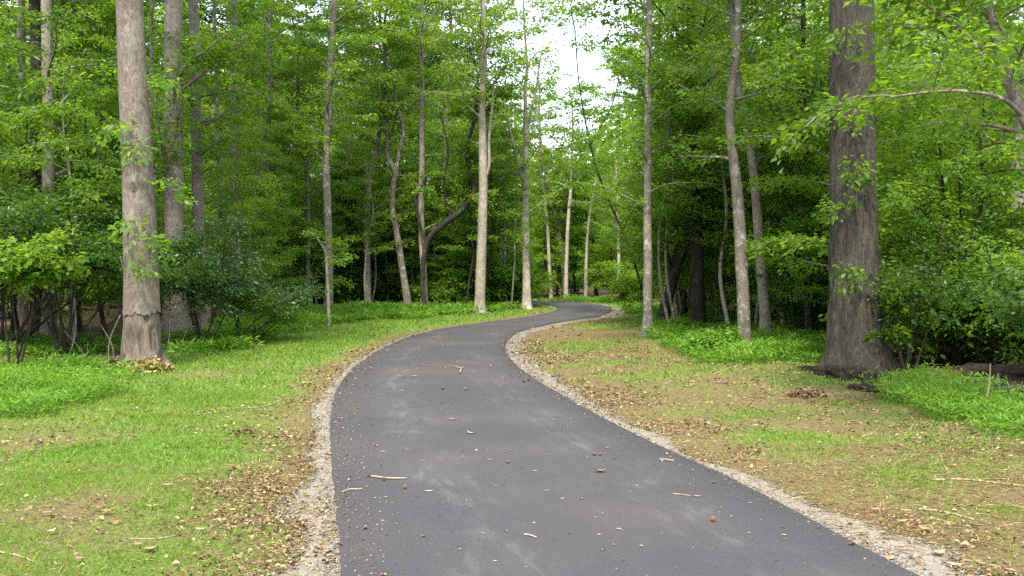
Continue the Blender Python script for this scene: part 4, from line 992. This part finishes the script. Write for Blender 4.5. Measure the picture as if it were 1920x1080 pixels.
Ps, Ds, Ns, Ls, Ws, Cs = [], [], [], [], [], []
for P_, hh in STILT:
    P_ = np.asarray(P_); lo, hi = P_.min(0), P_.max(0); area = (hi - lo).prod(); yc = P_[:, 1].mean()
    dens = np.clip(1900 * (13.0 / yc) ** 1.6, 220, 1900); sz0 = 0.085 * np.clip(yc / 14, 1, 2.6)
    n = int(area * dens)
    x = r.uniform(lo[0], hi[0], n); y = r.uniform(lo[1], hi[1], n)
    jx, jy = x + (vnoise(x * 1.5, y * 1.5, 51) - 0.5) * 1.2 + r.normal(0, 0.22, n), y + (vnoise(x * 1.5 + 9, y * 1.5, 52) - 0.5) * 2.0 + r.normal(0, 0.4, n)
    k = inpoly(jx, jy, P_) & (edge_dist(x, y)[0] > 0.5); x, y = x[k], y[k]; n = len(x)
    z = ground_h(x, y)
    mound = 0.15 + 1.25 * fbm(x, y, 1.6, 55) ** 1.2 + 0.25 * r.random(n) ** 3
    q = r.random(n) ** 0.6
    Ps.append(np.stack([x, y, z + hh * 0.8 * mound * q], -1))
    A = r.uniform(0, 6.28, n)
    Ds.append(np.stack([np.cos(A), np.sin(A), r.normal(0.45, 0.45, n)], -1)); Ns.append(np.array([0, 0, 1.0]) + r.normal(0, 0.5, (n, 3)))
    s_ = sz0 * r.uniform(0.7, 1.4, n); Ls.append(s_); Ws.append(s_ * 0.19)
    Cs.append(np.stack([np.clip(-0.1 + 0.6 * r.beta(2, 2, n) + 0.7 * (fbm(x + 5, y, 2.2, 58) - 0.2), 0, 1), fbm(x, y, 1.0, 57), r.random(n)], -1))
V, T_, cc = kites(np.vstack(Ps), np.vstack(Ds), np.vstack(Ns), np.concatenate(Ls), np.concatenate(Ws), colr=np.vstack(Cs))
tag(kind(link('tall_grass', mesh_np('tall_grass', V, T_, M['stilt'], col=cc)), 'stuff'), 'lush bright green tall grass along the edges of the wood', 'grass')
print('tall grass leaves', len(V) // 4)

# ------------------------------------------------------------------ leaf litter, straw, stones
xs_, ys_, ss_ = [], [], []
for ymin, ymax, n, s0 in ((4.6, 8, 36000, 0.029), (8, 13, 40000, 0.036), (13, 22, 26000, 0.055), (22, 46, 20000, 0.08)):
    x, y = sample_view(n, ymin, ymax); xs_.append(x); ys_.append(y); ss_.append(np.full(n, s0))
x = np.concatenate(xs_); y = np.concatenate(ys_); s_ = np.concatenate(ss_)
k = ~inpoly(x, y, PATH_POLY); x, y, s_ = x[k], y[k], s_[k]
d, sd = edge_dist(x, y); g = green_cover(x, y, d, sd)
cl = fbm(x + 3, y + 9, 1.1, 61)
dens = np.where(sd < 0, 0.20 + 0.9 * np.exp(-((d - np.where(y > 8.5, 0.2, 0.45)) / 0.45) ** 2), 0.48 + 0.5 * np.exp(-((d - 0.45) / 0.4) ** 2)) * np.clip(0.2 + 4.0 * (cl - 0.42), 0.05, 2.0) * (1.15 - 0.8 * g)
dens = np.where(inpoly(x, y, OPEN), dens, 0.35)
k = (r.random(len(x)) < dens) & (d > 0.02); x, y, s_, d = x[k], y[k], s_[k], d[k]; n = len(x)
A = r.uniform(0, 6.28, n)
L_ = s_ * r.uniform(0.5, 1.5, n)
V, T_, cc = kites(np.stack([x, y, ground_h(x, y, d) + r.uniform(0.004, 0.03, n)], -1), np.stack([np.cos(A), np.sin(A), r.normal(0.1, 0.25, n)], -1),
                  np.array([0, 0, 1.0]) + r.normal(0, 0.35, (n, 3)), L_, L_ * r.uniform(0.35, 0.75, n), fold=0.3, colr=np.stack([r.beta(2.0, 2.1, n), r.random(n), r.random(n)], -1))
tag(kind(link('leaf_litter', mesh_np('leaf_litter', V, T_, M['litter'], col=cc)), 'stuff'), 'scattered brown and tan dead leaves on the verges', 'leaf litter')
print('litter', n)

x1, y1 = sample_view(34000, 4.6, 9); x2, y2 = sample_view(26000, 9, 20)
x = np.concatenate([x1, x2]); y = np.concatenate([y1, y2]); ww = np.concatenate([np.full(len(x1), 0.0035), np.full(len(x2), 0.007)])
k = inpoly(x, y, OPEN) & ~inpoly(x, y, PATH_POLY); x, y, ww = x[k], y[k], ww[k]
d, sd = edge_dist(x, y)
dens = np.where(sd < 0, 0.15 + 0.5 * np.exp(-((d - 0.4) / 0.5) ** 2), 0.55) * np.clip(0.2 + 2.2 * (fbm(x + 31, y + 5, 0.9, 71) - 0.35), 0.05, 1.3)
k = r.random(len(x)) < dens; x, y, ww, d = x[k], y[k], ww[k], d[k]; n = len(x)
A = r.uniform(0, 6.28, n); L_ = r.uniform(0.05, 0.17, n)
V, T_, cc = kites(np.stack([x, y, ground_h(x, y, d) + r.uniform(0.006, 0.03, n)], -1), np.stack([np.cos(A), np.sin(A), r.normal(0, 0.12, n)], -1),
                  np.array([0, 0, 1.0]) + r.normal(0, 0.2, (n, 3)), L_, ww, fold=0.1, colr=np.stack([r.random(n), r.random(n), r.random(n)], -1))
tag(kind(link('dry_straw', mesh_np('dry_straw', V, T_, M['straw'], col=cc)), 'stuff'), 'fine dry straw strewn over the verges', 'straw')

# crushed stones: squashed random octahedra
SX, SS, SZ = [], [], []
for s, nst in ((-1, 10000), (1, 8500)):
    P_, nr_, wd_ = SHOULDER[s]
    pr = np.where((P_[:, 1] > 4.3) & (P_[:, 1] < 26), 1 / np.maximum(P_[:, 1], 4) ** 1.6, 0) * wd_; pr = pr / pr.sum()
    ix = r.choice(len(P_), nst, p=pr); u = r.beta(1.1, 1.5, nst) * 1.15
    q = P_[ix] + nr_[ix] * (wd_[ix] * u + 0.015)[:, None] + r.normal(0, 0.03, (nst, 2))
    SX.append(q); SS.append(np.clip(r.lognormal(-4.95, 0.4, nst), 0.003, 0.014) * np.clip(P_[ix, 1] / 9, 1, 2)); SZ.append(0.018 - 0.016 * np.clip(u, 0, 1))
q = np.vstack(SX); s_ = np.concatenate(SS); zz = np.concatenate(SZ)
k = ~inpoly(q[:, 0], q[:, 1], PATH_POLY); q, s_, zz = q[k], s_[k], zz[k]; n = len(q)
O8 = np.array([[1, 0, 0], [0, 1, 0], [-1, 0, 0], [0, -1, 0], [0, 0, 0.8], [0, 0, -0.8]], float)
F8 = np.array([[0, 1, 4], [1, 2, 4], [2, 3, 4], [3, 0, 4], [1, 0, 5], [2, 1, 5], [3, 2, 5], [0, 3, 5]])
A = r.uniform(0, 6.28, n); ca, sa = np.cos(A)[:, None], np.sin(A)[:, None]
B = O8[None] * r.uniform(0.6, 1.3, (n, 6, 1)) + r.normal(0, 0.18, (n, 6, 3))
V = np.stack([B[..., 0] * ca - B[..., 1] * sa, B[..., 0] * sa + B[..., 1] * ca, B[..., 2] * 0.7], -1) * s_[:, None, None]
V += np.concatenate([q, (zz + s_ * 0.3)[:, None]], 1)[:, None, :]
T_ = (np.arange(n)[:, None, None] * 6 + F8[None]).reshape(-1, 3)
cc = np.repeat(np.stack([r.beta(2, 1.6, n), r.random(n), r.random(n)], -1), 6, axis=0)
tag(kind(link('gravel_stones', mesh_np('gravel_stones', V.reshape(-1, 3), T_, M['stone'], col=cc)), 'stuff'), 'loose grey crushed stones along the asphalt edges', 'gravel')

# grit and straw crumbs on the asphalt, thicker towards its edges
n = 5200
ii = r.choice(len(CC) - 1, n, p=(lambda q_: q_ / q_.sum())(np.where((CC[:-1, 1] > 4.5) & (CC[:-1, 1] < 24), 1 / np.maximum(CC[:-1, 1], 4) ** 1.0, 0)))
fr_ = r.random(n); e_ = r.random(n)
u = np.where(e_ < 0.5, np.abs(r.normal(0, 0.06, n)), np.where(e_ < 0.68, 1 - np.abs(r.normal(0, 0.035, n)), r.random(n))); u = np.clip(u, 0.004, 0.996)
cl_ = CL[ii] * (1 - fr_)[:, None] + CL[ii + 1] * fr_[:, None]; cr_ = CR[ii] * (1 - fr_)[:, None] + CR[ii + 1] * fr_[:, None]
q = cl_ * (1 - u)[:, None] + cr_ * u[:, None]
A = r.uniform(0, 6.28, n); L_ = np.clip(r.lognormal(-4.6, 0.6, n), 0.004, 0.05) * np.clip(q[:, 1] / 9, 1, 2)
V, T_, cc = kites(np.stack([q[:, 0], q[:, 1], 0.037 + 0.02 * (1 - (2 * u - 1) ** 2) + 0.001], -1), np.stack([np.cos(A), np.sin(A), np.abs(r.normal(0.05, 0.1, n))], -1), np.array([0, 0, 1.0]) + r.normal(0, 0.15, (n, 3)),
                  L_, L_ * r.uniform(0.15, 0.7, n), fold=0.3, colr=np.stack([np.where(r.random(n) < 0.55, r.uniform(0.1, 0.5, n), r.uniform(0.6, 1.0, n)), r.random(n), r.random(n)], -1))
tag(kind(link('path_grit', mesh_np('path_grit', V, T_, M['litter'], col=cc)), 'stuff'), 'fine crumbs of leaf and grit sprinkled on the asphalt', 'grit')

# ------------------------------------------------------------------ debris one can count: on the asphalt, then on the verges
def path_z(x, y):
    i_ = np.argmin(np.hypot(CC[:, 0] - x, CC[:, 1] - y)); wdt = np.hypot(*(CR[i_] - CL[i_]))
    u = np.clip(np.dot(np.array([x, y]) - CL[i_], CR[i_] - CL[i_]) / wdt ** 2, 0, 1)
    return 0.034 + 0.02 * (1 - (2 * u - 1) ** 2)

def leaf_thing(px, py, lpx, rot, label, tintv, curl=0.5, wr=0.4, mat='litter', group=None, name='fallen_leaf', on_path=True, cat='leaf'):
    g_ = G(px, py); L = lpx * g_[1] / F
    z = path_z(*g_) if on_path else gh(*g_) + 0.02
    n_ = 7; u = np.linspace(0, 1, n_); wv = np.array([0.06, 0.5, 0.85, 1.0, 0.8, 0.45, 0.03]) * L * wr * 0.5
    zc_ = 0.004 + curl * L * 0.35 * (2 * u - 1) ** 2
    V_ = np.concatenate([np.stack([(u - .5) * L, wv, zc_ + wv * 0.5 * curl], -1), np.stack([(u - .5) * L, 0 * u, zc_ ], -1), np.stack([(u - .5) * L, -wv, zc_ + wv * 0.6 * curl], -1)])
    k_ = np.arange(n_ - 1)
    Q_ = np.vstack([np.stack([k_, k_ + 1, k_ + 1 + n_, k_ + n_], -1), np.stack([k_ + n_, k_ + 1 + n_, k_ + 1 + 2 * n_, k_ + 2 * n_], -1)])[:, ::-1]
    me = mesh_np(name, V_, Q_, M[mat], col=np.full((len(V_), 3), tintv), smooth=True)
    o_ = link(name, me, loc=(g_[0], g_[1], z)); o_.rotation_euler = (0, 0, rot)
    return tag(o_, label, cat, group)

def twig_thing(pxs, rpx, label, name='twig', mat='twig', on_path=False, fork=False, group=None, lift=0.0, cat='twig', arch=0.0):
    gs_ = np.array([G(*q) for q in pxs]); c_ = gs_.mean(0)
    z = np.array([(path_z(*q) if on_path else gh(*q)) for q in gs_])
    rr_ = rpx * 0.5 * c_[1] / F
    P_ = np.c_[gs_ - c_, z - z.min() + rr_ * 0.9 + lift]
    if len(P_) == 2: P_ = np.vstack([P_[0], P_.mean(0) + np.array([0.0, np.linalg.norm(P_[1] - P_[0]) * 0.05, rr_ * 0.4 + arch]), P_[1]])
    PR_ = catmull(P_, 4); acc = Acc(); acc.tube(PR_, np.linspace(rr_, rr_ * 0.55, len(PR_)), 6)
    if fork:
        k_ = len(PR_) // 2; d_ = norm(PR_[k_ + 1] - PR_[k_]); h_ = np.array([-d_[1], d_[0], 0.1]); L = np.linalg.norm(PR_[-1] - PR_[0])
        acc.tube(np.array([PR_[k_], PR_[k_] + (d_ + h_) * L * 0.12, PR_[k_] + (d_ * 1.6 + h_) * L * 0.2]), [rr_ * 0.7, rr_ * 0.5, rr_ * 0.3], 5)
    o_ = link(name, acc.mesh(name, M[mat]), loc=(c_[0], c_[1], z.min()))
    return tag(o_, label, cat, group)

def seed_ball(px, py, dpx, label, group):
    g_ = G(px, py); R = dpx * 0.5 * g_[1] / F
    rr = np.random.default_rng(int(px * 7 + py))
    n_ = 90; k_ = np.arange(n_) + 0.5; ph = np.arccos(1 - 2 * k_ / n_); th = math.pi * (1 + 5 ** 0.5) * k_
    D_ = np.stack([np.cos(th) * np.sin(ph), np.sin(th) * np.sin(ph), np.cos(ph)], -1)
    t1 = norm(np.cross(D_, rr.normal(0, 1, (n_, 3)))); t2 = np.cross(D_, t1)
    V_ = np.stack([D_ * 0.75 + t1 * 0.2, D_ * 0.75 - t1 * 0.1 + t2 * 0.17, D_ * 0.75 - t1 * 0.1 - t2 * 0.17, D_ * 1.08], 1) * R
    b_ = np.arange(n_)[:, None] * 4
    T2 = np.concatenate([b_ + np.array([[0, 1, 3]]), b_ + np.array([[1, 2, 3]]), b_ + np.array([[2, 0, 3]])], 0)
    o_ = link('seed_ball', mesh_np('seed_ball', V_.reshape(-1, 3), T2, M['seed']), loc=(g_[0], g_[1], path_z(*g_) + R))
    return tag(o_, label, 'seed ball', group)

SB = 'spiky brown seed balls on the asphalt'
for px, py, dp in ((831, 738, 7), (873, 740, 6.5), (952, 881, 6.5), (1114, 865, 6.5), (1125, 865, 6.5), (720, 912, 7.5), (1337, 992, 10.5), (759, 928, 7.5)):
    seed_ball(px, py, dp, 'small spiky brown seed ball lying on the asphalt', SB)
leaf_thing(1125, 898, 26, 0.1, 'thick curled brown leaf casting a small shadow on the asphalt', 0.55, curl=0.9, wr=0.5)
leaf_thing(884, 824, 19, -0.25, 'pale boat-shaped leaf on the asphalt', 0.97, curl=0.8, wr=0.4)
leaf_thing(894, 857, 14, 1.9, 'short pale strip-like leaf lying lengthwise on the asphalt', 0.98, curl=0.3, wr=0.3)
leaf_thing(917, 875, 11, 0.1, 'yellowish leaf flat on the asphalt', 0.75, wr=0.5, mat='goldleaf')
leaf_thing(1307, 944, 16, -0.1, 'tan leaf near the right edge of the asphalt', 0.8, wr=0.5)
for px, py, l, rt, tv in ((1025, 935, 12, 0, .8), (1002, 897, 11, .2, .9), (957, 856, 9, 0, .7), (1029, 866, 8, .3, .8), (1100, 870, 8, 1, .75), (850, 797, 20, -.3, .7), (1138, 850, 10, .3, .85), (905, 1017, 10, .2, .8), (874, 953, 8, .5, .85), (1116, 987, 8, .4, .8), (1067, 1017, 10, 1.2, .2), (1169, 1069, 11, 1.0, .25), (1405, 955, 10, .2, .85), (792, 876, 10, .2, .75), (660, 848, 8, .3, .5), (700, 752, 12, 0, .45), (680, 790, 9, .6, .3), (696, 806, 8, .2, .3), (660, 780, 10, .1, .35), (684, 905, 9, .2, .4), (702, 946, 9, .8, .9)):
    leaf_thing(px, py, l, rt, 'small dry leaf scrap on the asphalt', tv, group='small leaf scraps on the asphalt')
for px, py, l, rt in ((1054, 950, 9, .1), (1123, 1020, 9, .1), (804, 934, 18, .05), (928, 1070, 9, .2), (1470, 1017, 10, .1), (1404, 1014, 7, .1), (862, 1046, 6, .1), (778, 712, 12, 0), (750, 712, 9, 0), (755, 740, 10, 0), (1194, 924, 7, 0)):
    leaf_thing(px, py, l, rt, 'whitish leaf fragment on the asphalt', 1.0, curl=0.2, wr=0.45, group='whitish leaf fragments on the asphalt')
twig_thing([(697, 905), (728, 909), (763, 910)], 4.5, 'long bare twig lying across the left track of the asphalt', on_path=True)
twig_thing([(984, 1020), (1006, 1026)], 4, 'short straight twig on the asphalt near a dusty scuff', on_path=True)
twig_thing([(640, 935), (655, 929), (679, 929)], 4, 'bent twig reaching from the left gravel onto the asphalt', on_path=True)
twig_thing([(862, 708), (866, 698), (869, 696)], 3.5, 'small crooked twig standing off the asphalt in the bend', on_path=True, fork=True)
twig_thing([(1237, 873), (1263, 875)], 4.5, 'flat chip-like stick beside the right asphalt edge', on_path=True)
twig_thing([(1262, 940), (1295, 943)], 2.5, 'thin straw-like stalk on the asphalt touching the tan leaf', on_path=True)
leaf_thing(436, 963, 15, 0.3, 'single bright yellow leaf on the left verge', 0.9, mat='goldleaf', wr=0.7, on_path=False)
twig_thing([(1745, 905), (1800, 903), (1860, 908), (1935, 916)], 4.5, 'long grey fallen branch lying across the brown verge', name='fallen_branch', cat='branch', fork=True)
twig_thing([(1723, 957), (1770, 962), (1826, 977)], 4.5, 'curved pale stick on the leafy verge', name='fallen_branch', cat='branch')
twig_thing([(1764, 858), (1777, 890)], 3.5, 'short stick pointing towards the path on the brown verge')
twig_thing([(1792, 1050), (1840, 1058), (1905, 1073)], 5.5, 'dark stick at the gravel among the big tan leaves', name='fallen_branch', cat='branch')
twig_thing([(408, 767), (480, 765), (562, 750)], 3, 'long thin dry stem across the green verge', cat='twig')
twig_thing([(-10, 1044), (40, 1052), (72, 1066)], 5, 'stick in the near patchy grass', cat='twig')
twig_thing([(244, 1014), (300, 1012), (361, 999)], 4, 'slim pale stem in the patchy grass with leaf scraps', cat='twig')
twig_thing([(1388, 662), (1402, 668), (1392, 684), (1372, 694), (1340, 708)], 3.5, 'curved bare vine on the ground from the crossing pair', name='fallen_vine', cat='vine')
# big tan leaves beside the right gravel and clumps on verges
for px, py, l, rt, tv in ((1760, 1045, 34, 0.5, .8), (1735, 1000, 30, 2.0, .62), (1690, 985, 26, .2, .75), (1810, 1030, 30, 1.1, .7), (1700, 965, 24, 2.8, .66), (1790, 1068, 32, -.3, .85), (1640, 962, 24, .1, .7)):
    leaf_thing(px, py, l, rt, 'large tan leaf lying by the right-hand gravel', tv, wr=0.6, on_path=False, group='large tan leaves by the right-hand gravel')
for px, py, l, rt, tv in ((200, 972, 26, .4, .6), (186, 966, 22, 2.2, .5), (95, 1012, 22, 1.0, .9), (285, 960, 22, .3, .9), (280, 1038, 30, .6, .65), (260, 1030, 24, 2.5, .6), (90, 975, 24, .2, .6), (330, 1066, 26, 1.9, .7), (376, 1000, 20, .1, .95), (315, 915, 22, .3, .75), (150, 1060, 26, 2.6, .5)):
    leaf_thing(px, py, l, rt, 'large dry leaf in the near patchy grass', tv, wr=0.6, on_path=False, group='large dry leaves in the near patchy grass')

# heap of golden dead leaves at the peeled trunk's foot
def leaf_heap(px, py, n, rx, ry, hh, label, mat, s0, seed, tv=(2.5, 1.6)):
    g_ = G(px, py); rr = np.random.default_rng(seed)
    a_ = rr.uniform(0, 6.28, n); q = rr.random(n) ** 0.5
    x, y = q * np.cos(a_) * rx, q * np.sin(a_) * ry
    z = hh * (1 - q ** 2) * rr.random(n) ** 0.6 + 0.01
    L_ = s0 * rr.uniform(0.6, 1.4, n)
    V, T_, cc = kites(np.stack([x, y, z], -1), rr.normal(0, 1, (n, 3)) * np.array([1, 1, 0.6]), np.array([0, 0, 1.0]) + rr.normal(0, 0.6, (n, 3)), L_, L_ * 0.5, fold=0.25, colr=np.stack([rr.beta(*tv, n), rr.random(n), rr.random(n)], -1))
    return tag(link('leaf_heap', mesh_np('leaf_heap', V, T_, M[mat], col=cc), loc=(g_[0], g_[1], gh(*g_))), label, 'leaf heap')
leaf_heap(284, 698, 420, 0.32, 0.25, 0.19, 'heap of golden curled dead leaves against the peeled trunk', 'goldleaf', 0.085, 81)
leaf_heap(215, 696, 260, 0.30, 0.22, 0.15, 'brown-red dead leaves piled left of the golden heap', 'litter', 0.08, 82, (2, 2.5))
leaf_heap(110, 690, 160, 0.3, 0.2, 0.14, 'small heap of russet leaves at the edge of the dark thicket', 'litter', 0.08, 84, (2, 2.5))
leaf_heap(458, 815, 70, 0.13, 0.13, 0.05, 'small clump of dark brown leaves on the green verge', 'litter', 0.05, 83, (1.5, 3))
leaf_heap(1515, 745, 150, 0.22, 0.2, 0.09, 'rusty clump of leaves before the rotten log', 'litter', 0.07, 85, (1.6, 2.8))

# rotten log and brush under the massive trunk
def log(name, pxs, radpx, label, seed, mat='wood_rot', cat='log', lift=0.5):
    gs_ = np.array([G(*q) for q in pxs]); c_ = gs_.mean(0); zb = gh(*c_)
    rr_ = np.array(radpx) * 0.5 * c_[1] / F
    P_ = np.c_[gs_ - c_, rr_ * lift]
    PR_ = catmull(np.c_[P_, rr_], 22); acc = Acc()
    def rf(p, a):
        s_ = np.linspace(0, len(p) / 8, len(p))[:, None]
        return 1 + 0.6 * (vnoise(a[None, :] / 6.2832 * 9, s_ * 1.3, seed, wrap_u=9) - 0.5) + 0.55 * (vnoise(a[None, :] / 6.2832 * 22, s_ * 1.6 + 9, seed + 1, wrap_u=22) - 0.5) + 0.2 * (vnoise(a[None, :] / 6.2832 * 44, s_ * 6, seed + 2, wrap_u=44) - 0.5)
    acc.tube(PR_[:, :3], PR_[:, 3], 44, rf)
    return tag(link(name, acc.mesh(name, M[mat], smooth=False), loc=(c_[0], c_[1], zb)), label, cat)
log('rotten_log', [(1500, 700), (1560, 712), (1620, 722), (1690, 730)], (16, 30, 34, 24), 'crumbling rotten log in front of the massive trunk', 91)
log('rotten_log', [(1590, 735), (1650, 742), (1700, 744)], (12, 18, 10), 'smaller rotten piece lying under the crumbling log', 92)
log('fallen_log', [(1790, 742), (1860, 750), (1990, 770)], (30, 40, 44), 'dark fallen trunk in the shade behind the tall grass patch', 93, mat='wood_rot')
log('fallen_log', [(1800, 712), (1880, 716), (1990, 722)], (24, 34, 36), 'second dark fallen trunk farther into the shade', 94, mat='wood_rot')
def stick(p0, p1, wpx, label, depth, name='dead_stem', mat='twig', bend=0.05, depth1=None, group=None, cat='stick'):
    a_ = at(*p0, depth); b_ = at(*p1, depth1 or depth); zb = gh(a_[0], a_[1]); a_[2] = zb - 0.03
    m_ = (a_ + b_) / 2 + np.array([bend * np.linalg.norm(b_ - a_), 0, 0])
    org_ = np.array([a_[0], a_[1], zb]); rr_ = wpx * 0.5 * depth / F
    PR_ = catmull(np.array([a_, m_, b_]) - org_, 5); acc = Acc(); acc.tube(PR_, np.linspace(rr_, rr_ * 0.4, len(PR_)), 6)
    return tag(link(name, acc.mesh(name, M[mat]), loc=org_), label, cat, group)
stick((1842, 772), (1857, 682), 5, 'pale bare stick standing in front of the dark brush', 11.2)
DS = 'thin dead stems in the shaded thicket on the right'
for p0, p1, dp in (((1870, 775), (1872, 700), 11.5), ((1895, 780), (1890, 720), 11.4), ((1820, 765), (1800, 715), 12), ((1905, 785), (1925, 735), 11), ((1815, 755), (1850, 720), 12.3)):
    stick(p0, p1, 3, 'thin dead stem poking up in the shaded thicket behind the tall grass', dp, group=DS, mat='bark_mottled')
stick((205, 690), (226, 590), 3, 'pale bent stem rising beside the peeled trunk', 16.2, bend=-0.1, mat='bark_mottled')
stick((212, 695), (190, 610), 2.6, 'thin crooked stem leaning away from the peeled trunk', 16.0, bend=0.12, mat='bark_mottled')
DL = 'thin dead stems in the dark thicket on the left'
for p0, p1, dp in (((120, 690), (140, 560), 16.3), ((240, 690), (225, 480), 16.9), ((60, 700), (20, 640), 15.6), ((170, 690), (120, 620), 16), ((150, 690), (165, 640), 16.2), ((190, 685), (255, 640), 16.3), ((300, 690), (318, 600), 17.0), ((310, 690), (350, 620), 17.2)):
    stick(p0, p1, 2.6, 'thin bare stem among the undergrowth round the peeled trunk', dp, group=DL, mat='bark_mottled', bend=0.08)
